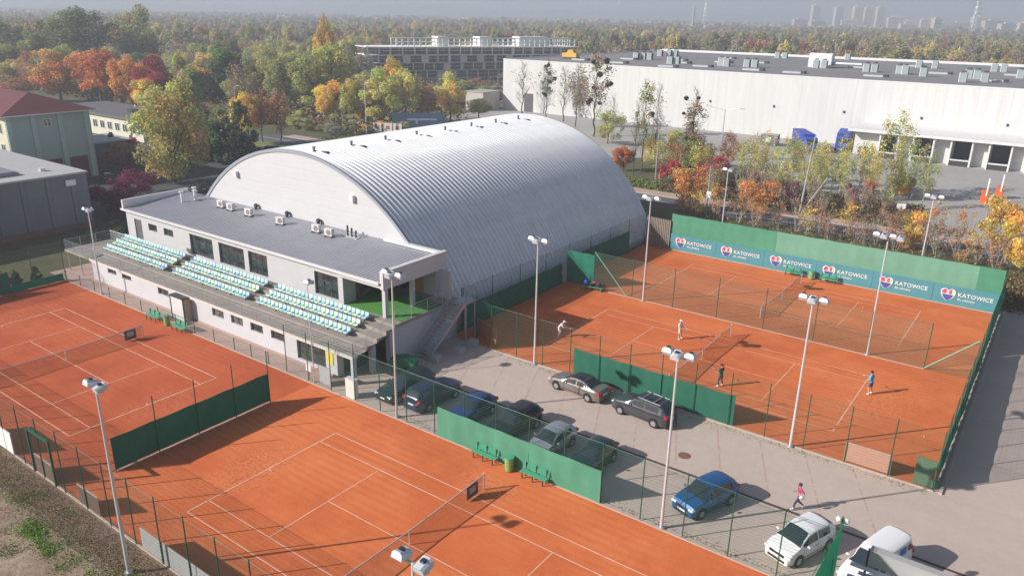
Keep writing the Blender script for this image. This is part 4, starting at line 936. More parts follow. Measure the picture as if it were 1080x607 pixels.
def car(kind, label, cat, loc, heading, paint, rim='rim', roof_rails=False, roof_sky_tint=None, name='parked_car', van_marks=False, group=None, plate=True, lights=True):
    S = CARS[kind]; Lc, W = S['L'], S['W']/2
    t = thing(name, label, cat, (loc[0], loc[1], 0), heading, group)
    zg = .20
    def hw(x):   # plan taper
        f = min(x, Lc-x)/Lc
        return W*(1-.16*max(0, 1-f/.10)**2-.03*max(0, 1-f/.25))
    def sec(x):
        zb = lerp_poly(S['belt'], x); zt = max(zb+.012, lerp_poly(S['top'], x)); w = hw(x)
        cab = min(1, max(0, (zt-zb-.05)/.30))
        wr = w*(.90-.17*cab); e = .07*cab
        return [(w*.86, zg), (w*.965, zg+.06), (w*1.0, zg+.22), (w*1.0, zb*.62+.06), (w*.985, zb-.07), (w*.945, zb), (wr+.02, zt-e-.006), (wr*.90, zt-e*.25), (wr*.5, zt+.018), (0, zt+.03)]
    xs = sorted({round(v, 3) for v in [0, .03, .1, .25, .45]+[Lc-.45, Lc-.25, Lc-.1, Lc-.03, Lc]+[p[0] for p in S['top']]+[Lc*i/26 for i in range(27)]})
    vs = []; np_ = 10; full = 2*np_-1
    for x in xs:
        s = sec(x); row = [(x, -a, z) for a, z in s]+[(x, a, z) for a, z in reversed(s[:-1])]
        vs += row
    fs = []
    for i in range(len(xs)-1):
        for j in range(full-1): fs.append((i*full+j, i*full+j+1, (i+1)*full+j+1, (i+1)*full+j))
        fs.append((i*full+full-1, i*full, (i+1)*full, (i+1)*full+full-1))
    fs += [tuple(range(full)), tuple((len(xs)-1)*full+k for k in reversed(range(full)))]
    b = MB(); b.raw([(x-Lc/2, y, z) for x, y, z in vs], fs)
    # front of the car is +X after flipping
    def fl(b): b.v = [(-x, y, z) for x, y, z in b.v]; return b
    fl(b).build('body', paint, t, smooth=32)
    X = lambda x: x-Lc/2
    def panel(name, x0, x1, j0, j1, mt, off=.012, both=False, trim=.0, nx=6, par=None):
        for side in ((-1, 1) if both else (1,)):
            bb = MB(); vv = []
            for i in range(nx+1):
                x = x0+(x1-x0)*i/nx; s = sec(x)
                if both:
                    (a0_, z0_), (a1_, z1_) = s[5], s[6]
                    k0, k1 = .10, .86
                    A = (a0_+(a1_-a0_)*k0, z0_+(z1_-z0_)*k0); B = (a0_+(a1_-a0_)*k1, z0_+(z1_-z0_)*k1)
                    vv += [(x, side*(A[0]+off), A[1]), (x, side*(B[0]+off), B[1])]
                else:
                    pts = [(-s[6][0]*.96, s[6][1]), (-s[7][0], s[7][1]), (-s[8][0], s[8][1]), (0, s[9][1]), (s[8][0], s[8][1]), (s[7][0], s[7][1]), (s[6][0]*.96, s[6][1])]
                    vv += [(x, y, z+off*1.1) for y, z in pts]
            m_ = 2 if both else 7
            ff = [(i*m_+j, i*m_+j+1, (i+1)*m_+j+1, (i+1)*m_+j) for i in range(nx) for j in range(m_-1)]
            bb.raw([(X(x), y, z) for x, y, z in vv], ff); fl(bb).build(name, mt, par or t, smooth=True)
    panel('windscreen', S['ws'][0], S['ws'][1], 0, 0, 'car_glass')
    panel('rear_window', S['rg'][0], S['rg'][1], 0, 0, 'car_glass')
    a, c = S['sg']; mid = a+(c-a)*.50
    if kind == 'van': panel('side_window', a, c, 0, 0, 'car_glass', both=True)
    else:
        panel('side_window', a, mid-.05, 0, 0, 'car_glass', both=True); panel('side_window', mid+.05, c-.18, 0, 0, 'car_glass', both=True)
    if roof_sky_tint: panel('roof_reflection', S['ws'][1]+.05, S['rg'][0]-.05, 0, 0, roof_sky_tint, off=.008)  # dark sky mirrored in the roof, put into this overlay's colour
    # wheels: arch, tyre, rim
    for x in (Lc*.185, Lc*.80):
        for s in (-1, 1):
            w = hw(x)
            MB().cyl((-X(x), s*(w-.25), .36), (-X(x), s*(w+.008), .36), .385, n=20).build('wheel_arch', 'black', t)
            wl = MB().cyl((-X(x), s*(w-.20), .32), (-X(x), s*(w+.03), .32), .32, n=20).build('wheel', 'rubber', t)
            rb = MB().cyl((-X(x), s*(w+.02), .32), (-X(x), s*(w+.036), .32), .20, n=14)
            rb.build('rim', rim, wl)
    b = MB()
    for s in (-1, 1):
        for xg in (a+.02, mid, c-.12):
            wv = hw(xg); b.box(-X(xg)-.008, min(s*(wv-.03), s*(wv+.004)), .34, -X(xg)+.008, max(s*(wv-.03), s*(wv+.004)), lerp_poly(S['belt'], xg)-.08)
        for xg in (mid-.22, c-.34):
            wv = hw(xg); b.box(-X(xg)-.08, min(s*wv, s*(wv+.02)), lerp_poly(S['belt'], xg)-.17, -X(xg)+.08, max(s*wv, s*(wv+.02)), lerp_poly(S['belt'], xg)-.14)
    b.build('door_gap', 'black', t)
    # lamps, mirrors, plates, grille, bumpers
    zf = lerp_poly(S['belt'], .12)
    for s in (-1, 1):
        MB().extr([(X(Lc)*1-.0, 0), (X(Lc)-.30, .02), (X(Lc)-.30, .13), (X(Lc)-.05, .10)], 1, s*(hw(.15)-.34), s*(hw(.15)+.012)).build('head_lamp', 'head_lamp', t).location = (0, 0, zf-.09)
        zr = lerp_poly(S['belt'], Lc-.15)
        MB().box(-Lc/2-.012, min(s*(hw(.1)-.22), s*(hw(.1)+.02)), zr-.16, -Lc/2+.22, max(s*(hw(.1)-.22), s*(hw(.1)+.02)), zr+.02).build('tail_lamp', 'tail_lamp', t)
        xm = S['sg'][0]+.18
        MB().sphere((-X(xm), s*(hw(xm)+.10), lerp_poly(S['belt'], xm)+.08), .12, 8, (.5, .9, .6)).build('mirror', paint, t)
    gr = MB().box(Lc/2-.04, -W*.52, zf-.17, Lc/2+.014, W*.52, zf-.05).box(Lc/2-.04, -W*.6, .26, Lc/2+.012, W*.6, .40).build('grille', 'black', t)
    MB().box(Lc/2, -.26, .42, Lc/2+.022, .26, .53).build('number_plate', 'plate', t)
    MB().box(-Lc/2-.02, -.26, .62, -Lc/2, .26, .74).build('number_plate', 'plate', t)
    b = MB()
    for s in (-1, 1): b.box(-Lc/2+.5, s*(W*1.0)-.006, zg+.20, Lc/2-.5, s*(W*1.0)+.006, zg+.24)
    b.build('side_trim', 'black', t)
    if roof_rails:
        b = MB()
        for s in (-1, 1): b.cyl((-X(S['ws'][1]+.2), s*.62, 1.70), (-X(S['rg'][0]-.1), s*.62, 1.68), .022, n=6)
        for x in (S['ws'][1]+.55, S['rg'][0]-.6): b.box(-X(x)-.03, -.66, 1.72, -X(x)+.03, .66, 1.76)
        b.build('roof_rack', M('rack_grey', (.30, .31, .33), .5, .3, 0), t)
    if van_marks:
        s_ = 1
        q = hw(3.4)
        for s in (-1, 1):
            zz = 1.30
            MB().raw([(-X(2.9), s*(q*.86+.03), zz), (-X(3.5), s*(q*.86+.03), zz), (-X(3.6), s*(q*.80+.03), zz+.34), (-X(2.95), s*(q*.80+.03), zz+.34)], [(0, 1, 2, 3)]).build('blue_sticker', M('sticker_blue', (.02, .30, .60), .5), t)
            MB().raw([(-X(3.7), s*(q*.86+.03), zz+.02), (-X(4.15), s*(q*.86+.03), zz+.02), (-X(4.1), s*(q*.80+.03), zz+.30), (-X(3.75), s*(q*.80+.03), zz+.30)], [(0, 1, 2, 3)]).build('red_sticker', M('sticker_red', (.40, .05, .07), .5), t)
    return t
car('wagon', 'dark green estate car nose-first in the shade, nearest the stand corner', 'car', (-12.3, 12.7), R(-93), 'car_green')
car('suv', 'dark navy off-road car parked tail-out between the green estate and the royal blue car', 'car', (-9.8, 12.9), R(88), 'car_navy')
car('hatch', 'royal blue car parked left of the black one, half behind the green screen', 'car', (-6.1, 12.9), R(-92), 'car_royal')
car('suv', 'black high-roofed car parked left of the small silver hatchback', 'car', (-2.6, 13.0), R(-93), 'car_black')
car('hatch', 'small silver hatchback in the row behind the green screen', 'car', (.65, 12.7), R(-94), 'car_silver')
car('hatch', 'dark bottle-green car at the right end of the shaded row', 'car', (3.75, 12.7), R(-92), 'car_green')
car('mini', 'bright blue compact people carrier standing alone on the paving', 'car', (11.1, 13.1), R(-109), 'car_blue')
car('mini', 'white crossover car parked beside the green court fence', 'car', (16.75, 12.4), R(-110), 'car_white')
car('van', 'small white delivery van with a blue sticker at the bottom edge', 'van', (20.4, 12.6), R(-107), 'car_white', name='delivery_van', van_marks=True)
car('sedan', 'champagne-coloured saloon with dark sky reflection coloured on its roof beside the red court fence', 'car', (-2.15, 20.75), R(174), 'car_champagne', roof_sky_tint='car_black')
car('suv', 'dark silver off-road car with a roof rack beside the red court fence', 'car', (3.45, 20.35), R(174), 'car_steel', roof_rails=True, roof_sky_tint='car_black')
car('hatch', 'silver car cut off by the left picture edge behind the court fence', 'car', (-62.5, 3.4), R(-80), 'car_silver')
car('sedan', 'pale blue saloon parked in deep shade behind the purple shrubs', 'car', (-97.5, 41.2), R(175), 'car_silver')
car('hatch', 'small grey car at the edge of the dark lot left of the blue-grey saloon', 'car', (-101.5, 37.0), R(165), 'car_steel')
car('hatch', 'dark car seen over the clubhouse roof under the yellow tree', 'car', (-84.0, 42.5), R(160), 'car_black')
for i, (x, y) in enumerate(((-107.5, 63), (-106.4, 65.6), (-105.4, 68.2), (-104.6, 71.0))):
    car('wagon' if i % 2 else 'hatch', 'dark parked car in the lot behind the gable, %s of four from the left' % ('first', 'second', 'third', 'last')[i], 'car', (x, y), R(200), ['car_black', 'car_steel', 'car_navy', 'car_blue'][i], group='cars in the lot behind the hall')
car('hatch', 'small silver car driving on the road far left behind the hall', 'car', (-200, 99), R(10), 'car_silver')

# lorries at the warehouse
def lorry(x, y, rz, label, cab='blue_plastic'):
    t = thing('lorry', label, 'lorry', (x, y, 0), rz, 'blue lorries by the warehouse')
    MB().extr([(4.2, .9), (6.3, .9), (6.35, 2.0), (5.9, 3.2), (4.2, 3.3)], 1, -1.2, 1.2).build('cab', cab, t)
    MB().box(6.1, -1.0, 2.05, 6.36, 1.0, 2.9).build('windscreen', 'car_glass', t)
    MB().box(-6, -1.25, 1.1, 4.0, 1.25, 3.7).build('cargo_box', M('tarp_blue', (.02, .05, .38), .6), t)
    MB().box(-6, -.9, .8, 6, .9, 1.09).build('chassis', 'black', t)
    for wx in (-5, -3.8, 5.0):
        for s in (-1, 1): MB().cyl((wx, s*1.2, .5), (wx, s*.9, .5), .5, n=14).build('wheel', 'rubber', t)
lorry(-24, 151, R(-60), 'blue lorry before the long white wall, left of the two'); lorry(-17.5, 158, R(-80), 'blue lorry before the long white wall, nearer the dock canopy')
t = thing('site_cabin', 'small blue-grey cabin with a pale window in front of the white wall', 'cabin', (-31.5, 151, 0)); t.scale = (.6, .8, .8)
MB().box(-3, -1.3, 0, 3, 1.3, 3).build('wall', M('cabin_blue', (.08, .16, .30), .6), t); MB().box(-1.2, -1.35, 1, .9, -1.302, 2.4).build('window', 'white_trim', t); MB().box(-3.1, -1.4, 3, 3.1, 1.4, 3.15).build('roof', 'concrete', t)
t = thing('building_machine', 'yellow construction machine beyond the left end of the white warehouse', 'digger', (-118, 205, 12.5))
MB().box(-6, -2, 0, 4, 2, 2.4).extr([(-3, 2.4), (2, 2.4), (1, 4.2), (-2, 4.2)], 1, -1.5, 1.5).build('body', M('machine_yellow', (.70, .36, .05), .5), t); MB().box(-5.5, -2.1, -1.2, 4.5, 2.1, 0).build('track', 'dark_metal', t)
t.location = (-118.5, 208, 14.4+1.2)
t.location = (-104.5, 183.0, 14.34+.6); t.scale = (.5, .5, .5)

# small things around the yard
t = thing('waste_bin', 'blue rubbish container under the small yellow tree in the yard', 'bin', (.9, 117.2, 0)); MB().extr([(-1.1, 0), (1.1, 0), (1.3, 2.3), (-1.3, 2.3)], 1, -.9, .9).build('body', M('bin_blue', (.01, .14, .33), .6), t); MB().extr([(-1.32, 2.3), (1.32, 2.3), (1.1, 2.55), (-1.1, 2.55)], 1, -.95, .95).build('lid', M('lid_blue', (.02, .2, .4), .5), t)
for i, (x, y) in enumerate(((14.4, 116), (15.9, 121.5))):
    t = thing('barrier', 'orange gate barrier cabinet with a raised white arm, %s' % ('nearer of the two', 'farther of the two')[i], 'barrier', (x, y, 0), 0, 'gate barriers of the warehouse yard')
    MB().box(-.5, -.5, 0, .5, .5, 1.9).box(-.55, -.55, 1.9, .55, .55, 2.0).build('cabinet', 'orange_plastic', t); MB().box(.1, -.62, 1.2, .3, -.5, 4.0, 0).build('arm', 'white_paint', t)
t = thing('white_cabinet', 'small white cabinet at the yard edge left of the orange shrubs', 'cabinet', (5.4, 99.4, 0)); MB().box(-.6, -.35, 0, .6, .35, 1.5).build('body', 'white_paint', t); MB().box(-.02, -.38, .1, .02, -.352, 1.4).build('door_gap', 'dark_metal', t)
def street_lamp(x, y, h, arms, label, arm=1.6, mt='galvanised', grp='street lamps'):
    t = thing('street_lamp', label, 'street lamp', (x, y, 0), 0, grp)
    MB().cyl((0, 0, 0), (0, 0, h), .13, .07, 8).build('pole', mt, t)
    for s in arms:
        MB().cyl((0, 0, h-.3), (s*arm, 0, h+.25), .05, n=6).build('arm', mt, t)
        MB().box(min(s*arm, s*(arm+.9)), -.17, h+.2, max(s*arm, s*(arm+.9)), .17, h+.34).build('lamp_head', mt, t)
street_lamp(-35.56, 132.4, 9.2, (-1, 1), 'two-armed street lamp in front of the middle of the white warehouse wall', 3.0)
street_lamp(-108.45, 101.0, 11.4, (1,), 'single tall wooden-coloured pole rising beyond the top of the arched roof', .5, 'pole_white')
street_lamp(-130, 82, 10.5, (1,), 'street lamp among the trees left of the gable', 1.0)
street_lamp(-33.5, 97.5, 8.5, (1,), 'grey lamp post between the hall and the red bush', .3)
street_lamp(-78, 330, 13, (-1, 1), 'thin twin-headed lamp beyond the warehouse roof, left one', 1.5); street_lamp(-55, 300, 13, (-1, 1), 'thin twin-headed lamp beyond the warehouse roof, middle one', 1.5); street_lamp(-142, 380, 14, (1,), 'thin lone mast beyond the warehouse, in front of blue woodland', 1)
t = thing('concrete_pole', 'leaning pale utility pole in the strip of birches', 'pole', (-8.5, 86.0, 0)); MB().cyl((0, 0, 0), (.6, .4, 11.5), .16, .09, 8).build('shaft', 'bark_pale', t)
MB().cyl((0, 0, 0), (2.6, 2.2, 5.5), .1, .07, 6).build('stay', 'bark_pale', t); t.location = (-6.0, 88.0, 0)
t = thing('sign_pole', 'short grey pole with a white sign behind the orange bush', 'sign', (-16.3, 78.6, 0)); MB().cyl((0, 0, 0), (0, 0, 7.2), .09, n=8).build('pole', 'galvanised', t); MB().box(-.1, -.35, 2.6, .6, .0, 3.7).build('sign_board', 'white_paint', t)
t = thing('billboard', 'large blue-grey hoarding with pale scrawl beyond the arched roof', 'hoarding', (-103.5, 113, 0), R(42)); MB().box(-6, -.1, .6, 6, .1, 4.3).build('board', M('board_blue', (.07, .12, .20), .7), t)
for s in (-5, 0, 5): MB().box(s-.1, .1, 0, s+.1, .3, 4.3).build('post', 'galvanised', t)
MB().box(-2.5, -.14, 2.6, 4.5, -.102, 3.0).box(-.5, -.14, 1.8, 0, -.102, 2.6).build('painted_mark', M('pale_mark', (.35, .42, .45), .7), t)
for i, (x, y) in enumerate(((-108.5, 104.5), (-106.0, 105.5), (-103.9, 106.5))):
    t = thing('info_board', 'small white poster stand left of the hoarding, %s of three' % ('left', 'middle', 'right')[i], 'poster stand', (x, y, 0), R(30), 'white poster stands by the road'); MB().box(-1, -.06, .4, 1, .06, 2.4).build('board', 'white_paint', t); MB().box(-.5, -.08, 1.0, .4, -.062, 1.8).build('picture', M('poster_red', (.5, .16, .12), .7), t)
    for s in (-.9, .9): MB().box(s-.05, -.05, 0, s+.05, .05, .4).build('leg', 'galvanised', t)

# ------------------------------------------------------------------ benches, bins, bleacher
def bench(x, y, rz, label, grp='green benches beside the courts'):
    t = thing('bench', label, 'bench', (x, y, 0), rz, grp)
    b = MB()
    for k in range(4): b.box(-.95, -.2+k*.11, .42, .95, -.11+k*.11, .45)
    b.build('seat', 'bench_green', t); b = MB()
    for k in range(4): b.box(-.95, .24+k*.02, .52+k*.10, .95, .27+k*.02, .60+k*.10)
    b.build('backrest', 'bench_green', t)
    for s in (-.75, 0, .75): MB().box(s-.03, -.2, 0, s+.03, -.15, .42).box(s-.03, .18, 0, s+.03, .23, .42).box(s-.03, -.2, .38, s+.03, .24, .419).box(s-.03, .23, .42, s+.03, .29, .92).build('leg', M('leg_dark', (.05, .05, .05), .6), t)
def bin_(x, y, label):
    t = thing('litter_bin', label, 'bin', (x, y, 0), 0, 'pale green litter bins')
    MB().cyl((0, 0, .08), (0, 0, .95), .26, .30, 14).build('body', 'bin_green', t); MB().cyl((0, 0, .951), (0, 0, .99), .31, .31, 14).cyl((0, 0, .991), (0, 0, 1.0), .22, n=14).build('rim', 'bench_green', t); MB().cyl((0, 0, 0), (0, 0, .08), .2, n=10).build('foot', 'dark_metal', t)
bench(-1.95, 8.95, 0, 'green bench against the green screen, left of the litter bin'); bench(1.85, 8.95, 0, 'green bench against the green screen, right of the litter bin')
bin_(.0, 8.95, 'pale green litter bin between the two benches at the green screen')
bench(-40.0, 8.9, 0, 'green bench by the clubhouse wall, left of the bin'); bench(-35.9, 8.9, 0, 'green bench by the clubhouse wall, right of the bin')
bin_(-37.9, 9.05, 'pale green litter bin between the two benches near the entrance box')
bench(1.9, 59.3, 0, 'dark bench under the teal banners left of the bin'); bench(5.7, 59.3, 0, 'dark bench under the teal banners right of the bin')
bin_(3.9, 59.4, 'pale green litter bin standing before the teal banners')
t = thing('meter_cabinet', 'white upright cabinet at the fence below the stand corner', 'cabinet', (-14.9, 9.75, 0)); MB().box(-.45, -.2, 0, .45, .2, 1.45).build('body', 'white_paint', t); MB().box(-.47, -.22, 1.451, .47, .22, 1.5).build('lid', 'white_trim', t)
t = thing('notice_board', 'grey notice panel leaning on the short fence below the poster', 'notice board', (-17.9, 9.85, 0)); MB().box(-.6, -.04, .1, .6, .04, 1.5).build('panel', M('panel_grey', (.40, .42, .45), .6), t); MB().box(-.55, -.03, 0, -.5, .03, .1).box(.5, -.03, 0, .55, .03, .1).build('leg', 'galvanised', t)
t = thing('small_sign', 'small white sign on the short fence left of the grey panel', 'sign', (-19.6, 9.7, 0)); MB().box(-.3, -.02, .7, .3, .02, 1.25).build('board', 'white_paint', t); MB().box(-.02, .021, 0, .02, .05, 1.2).build('post', 'green_paint', t)
t = thing('green_machine', 'green covered barrow in the shade behind the stand pillar', 'barrow', (-14.9, 15.2, 0), R(20)); MB().extr([(-.9, .35), (.9, .35), (1.1, 1.0), (.2, 1.35), (-1.0, 1.1)], 1, -.5, .5).build('body', M('cover_green', (.015, .16, .07), .6), t)
for s in (-1, 1): MB().cyl((.4, s*.55, .3), (.4, s*.45, .3), .3, n=12).build('wheel', 'rubber', t)
MB().cyl((-1, 0, .9), (-1.5, 0, 1.0), .03).build('handle', 'galvanised', t)
# bleacher by the bottom edge
t = thing('bleacher', 'aluminium bleacher with a grey back panel at the bottom right corner', 'bleacher', (20.0, 10.0, 0))
MB().box(.35, -.12, 2.4, 9.5, .0, 3.3).box(.35, -.3, 3.3, 9.5, .12, 3.36).build('back_panel', M('panel_alu', (.46, .455, .45), .5, .2, .06), t)
b = MB()
for k in range(5):
    z = 2.5-k*.36; y = -.5-k*.5
    b.box(-.3, y-.28, z, 9.4, y, z+.05)
b.build('seat_plank', 'white_trim', t); b = MB()
for k in range(5):
    z = 2.2-k*.36; y = -.5-k*.5
    b.box(.1, y-.24, z-.05, 9.4, y-.0, z-.01)
b.build('foot_plank', 'galvanised', t); b = MB()
for x in (.3, 3.2, 6.2, 9.2):
    b.extr([(-.1, 0), (0, 0), (0, 3.25), (-.1, 3.25)], 0, x-.04, x+.04).extr([(-3.3, 0), (-3.2, 0), (-.1, 2.1), (-.1, 2.2)], 0, x-.04, x+.04)
b.build('support_frame', 'dark_metal', t)

# bags by the middle fence
t = thing('bag_trolley', 'blue and black sports bags heaped on a low bench at the middle fence', 'bags', (-13.0, 41.1, 0), R(10))
MB().box(-1.1, -.2, .38, 1.1, .2, .43).box(-1.0, -.18, 0, -.94, .18, .38).box(.94, -.18, 0, 1.0, .18, .38).build('bench', 'bench_green', t)
for (x, w_, h, mt) in ((-.7, .32, .75, M('bag_blue', (.02, .10, .50), .7)), (0, .42, .6, 'black'), (.7, .36, .7, M('bag_dark', (.03, .03, .06), .7))):
    MB().sphere((x, 0, .43+h*.42), h*.5, 10, (w_/h*1.6, .55, .9)).build('bag', mt, t, smooth=True)
MB().sphere((.25, -.1, .95), .2, 8, (1, .8, .6)).build('towel', M('towel_pink', (.60, .04, .12), .8), t, smooth=True)

# ------------------------------------------------------------------ people (skin modifier on a jointed skeleton, one continuous body)
def skin_body(J, E, rad, mats, matfn, parent, name='body', sub=2):
    me = bpy.data.meshes.new(name); keys = list(J); me.from_pydata([J[k] for k in keys], [(keys.index(a), keys.index(b)) for a, b in E], [])
    o = bpy.data.objects.new(name, me); COL.objects.link(o)
    md = o.modifiers.new('s', 'SKIN'); md.use_smooth_shade = True; md.branch_smoothing = .6
    sk = me.skin_vertices[0].data
    for i, k in enumerate(keys):
        r = rad[k]; sk[i].radius = r if isinstance(r, tuple) else (r, r)
        sk[i].use_root = (k == 'pelvis')
    sb = o.modifiers.new('b', 'SUBSURF'); sb.levels = sub; sb.render_levels = sub
    bpy.context.view_layer.update()
    m2 = bpy.data.meshes.new_from_object(o.evaluated_get(bpy.context.evaluated_depsgraph_get()))
    bpy.data.objects.remove(o); m2.name = name
    m2.materials.clear()
    for q in mats: m2.materials.append(MATS[q] if isinstance(q, str) else q)
    for p in m2.polygons: p.use_smooth = True; p.material_index = matfn(p.center)
    o = bpy.data.objects.new(name, m2); COL.objects.link(o); o.parent = parent; return o
def person(label, loc, rz, pose, cols, hair='hair_dark', cap=None, shorts=True, scale=1.0, socks=False):
    """local: faces +Y, z up; pose overrides joint positions"""
    t = thing('person', label, 'person', (loc[0], loc[1], .014), rz)
    J = dict(pelvis=(0, 0, .95), waist=(0, .01, 1.08), chest=(0, .02, 1.32), neckb=(0, .0, 1.47), neck=(0, .01, 1.54), head=(0, .03, 1.65), crown=(0, .02, 1.74),
             shL=(-.17, 0, 1.43), shR=(.17, 0, 1.43), elL=(-.26, .02, 1.16), elR=(.26, .02, 1.16), wrL=(-.28, .18, .95), wrR=(.28, .18, .95), haL=(-.28, .24, .90), haR=(.28, .24, .90),
             hiL=(-.09, 0, .90), hiR=(.09, 0, .90), knL=(-.13, .03, .50), knR=(.13, .03, .50), anL=(-.15, -.02, .09), anR=(.15, -.02, .09), toL=(-.16, .15, .035), toR=(.16, .15, .035))
    J.update(pose)
    for s, a in (('L', -1), ('R', 1)):
        hx = Vector(J['ha'+s]); wr = Vector(J['wr'+s]); d = (hx-wr).normalized(); sd = d.cross(Vector((0, 0, 1)));
        sd = sd.normalized() if sd.length > .1 else Vector((1, 0, 0))
        for k, (o_, ln) in enumerate(((-.03, .085), (-.01, .1), (.01, .095), (.03, .075))): J['f%d%s' % (k, s)] = tuple(hx+sd*o_+d*ln+Vector((0, 0, -.02)))
        J['th'+s] = tuple(hx-d*.01+sd*.06*a+d*.03)
    E = [('pelvis', 'waist'), ('waist', 'chest'), ('chest', 'neckb'), ('neckb', 'neck'), ('neck', 'head'), ('head', 'crown')]
    for s in 'LR':
        E += [('neckb', 'sh'+s), ('sh'+s, 'el'+s), ('el'+s, 'wr'+s), ('wr'+s, 'ha'+s), ('pelvis', 'hi'+s), ('hi'+s, 'kn'+s), ('kn'+s, 'an'+s), ('an'+s, 'to'+s), ('ha'+s, 'th'+s)]+[('ha'+s, 'f%d%s' % (k, s)) for k in range(4)]
    rad = dict(pelvis=(.17, .13), waist=(.155, .12), chest=(.19, .135), neckb=(.10, .085), neck=.055, head=(.085, .10), crown=(.06, .07))
    for s in 'LR':
        rad.update({'sh'+s: .075, 'el'+s: .05, 'wr'+s: .032, 'ha'+s: (.04, .02), 'hi'+s: .105, 'kn'+s: .068, 'an'+s: .045, 'to'+s: (.042, .03), 'th'+s: .011})
        for k in range(4): rad['f%d%s' % (k, s)] = .009
    top, bottom, shoe = cols
    hz = J['pelvis'][2]
    hand = [Vector(J['wrL']), Vector(J['wrR'])]; elb = [Vector(J['elL']), Vector(J['elR'])]
    def mf(c):
        c = Vector(c)
        if (c-Vector(J['head'])).length < .17 or (c-Vector(J['neck'])).length < .055: return 0
        for k, s in enumerate('LR'):
            w, e, sh = Vector(J['wr'+s]), Vector(J['el'+s]), Vector(J['sh'+s])
            d1 = (c-w).length; 
            if d1 < .19 and (c-sh).length > .22 and (c-Vector(J['kn'+s])).length > .12 and (c-Vector(J['hi'+s])).length > .14: return 0
            mid = (w+e)/2
            if (c-mid).length < .10 or (c-e).length < .05: return 0
            if (c-Vector(J['to'+s])).length < .12 or (c-Vector(J['an'+s])).length < .08: return 3
            if shorts:
                kn, an = Vector(J['kn'+s]), Vector(J['an'+s])
                if (c-kn).length < .12: return 0
                ab = an-kn; tt = (c-kn).dot(ab)/ab.length_squared
                if tt > 0 and (c-(kn+ab*min(1, tt))).length < .10: return 3 if (socks and tt > .65) else 0
        # legs or torso
        for s in 'LR':
            hi, kn = Vector(J['hi'+s]), Vector(J['kn'+s]); ab = kn-hi; tt = (c-hi).dot(ab)/ab.length_squared
            if tt > .12 and (c-(hi+ab*min(1, tt))).length < .14 and c.z < hz+.02: return 2
            an = Vector(J['an'+s]); ab = an-kn; tt = (c-kn).dot(ab)/ab.length_squared
            if tt > 0 and (c-(kn+ab*min(1, tt))).length < .12 and c.z < hz-.2: return 2
        up = (Vector(J['chest'])-Vector(J['pelvis'])).normalized()
        return 1 if (c-Vector(J['pelvis'])).dot(up) > .0 else 2
    bd = skin_body(J, E, rad, ['skin', top, bottom, shoe], mf, t)
    h = Vector(J['head']); cr = Vector(J['crown'])
    hb = MB()
    if cap: hb.sphere((cr.x, cr.y-.01, cr.z-.02), .115, 10, (1, 1.1, .75)).box(cr.x-.07, cr.y+.06, cr.z-.05, cr.x+.07, cr.y+.18, cr.z-.03); hb.build('cap', cap, bd, smooth=50)
    else: hb.sphere((cr.x, cr.y-.025, cr.z-.03), .108, 10, (1, 1.1, .95)); hb.build('hair', hair, bd, smooth=True)
    f = MB()
    for s in (-.035, .035): f.sphere((h.x+s, h.y+.098, h.z+.015), .012, 6)
    f.build('eyes', 'black', bd)
    MB().extr([(h.y+.085, h.z+.01), (h.y+.125, h.z-.025), (h.y+.088, h.z-.035)], 0, h.x-.014, h.x+.014).build('nose', 'skin', bd)
    MB().box(h.x-.03, h.y+.088, h.z-.065, h.x+.03, h.y+.098, h.z-.055).build('mouth', 'tail_lamp', bd)
    for s in (-1, 1): MB().sphere((h.x+s*.092, h.y, h.z), .025, 6, (.4, .8, 1.2)).build('ear', 'skin', bd)
    t.scale = (scale,)*3
    return t, J
def racket(loc, rz, hand, direction, label):
    t = thing('tennis_racket', label, 'racket', loc, rz, 'tennis rackets in play'); o = Vector(hand); d = Vector(direction).normalized()
    sd = d.cross(Vector((0, 0, 1))).normalized(); up = sd.cross(d)
    MB().cyl(o-d*.08, o+d*.14, .018, n=8).build('grip', 'black', t); MB().cyl(o+d*.14, o+d*.36, .012, n=6).build('shaft', M('racket_frame', (.12, .12, .14), .4), t)
    c = o+d*.52; n = 18; b = MB()
    P = [c+d*.17*cos(2*pi*k/n)+sd*.13*sin(2*pi*k/n) for k in range(n)]
    for k in range(n): b.cyl(P[k], P[(k+1) % n], .012, n=5, caps=False)
    b.build('frame', 'racket_frame', t); b = MB()
    for k in range(-4, 5):
        w = .13*math.sqrt(1-(k/5)**2); l = .17*math.sqrt(1-(k/5)**2)
        b.cyl(c+d*.17*k/5-sd*w, c+d*.17*k/5+sd*w, .0025, n=3); b.cyl(c+sd*.13*k/5-d*l, c+sd*.13*k/5+d*l, .0025, n=3)
    b.build('strings', 'white_paint', t); return t
M('shirt_white', (.78, .76, .76), .8, 0, 0); M('shorts_white', (.66, .64, .66), .8, 0, 0); M('shirt_black', (.02, .022, .02), .8, 0, 0); M('trousers_navy', (.03, .05, .10), .8, 0, 0)
M('shirt_blue', (.05, .45, .90), .8, 0, 0); M('shorts_navy', (.02, .05, .22), .8, 0, 0); M('jacket_magenta', (.55, .02, .22), .8, 0, 0); M('leggings', (.05, .03, .07), .8, 0, 0); M('shoe_white', (.8, .8, .8), .6, 0, 0)
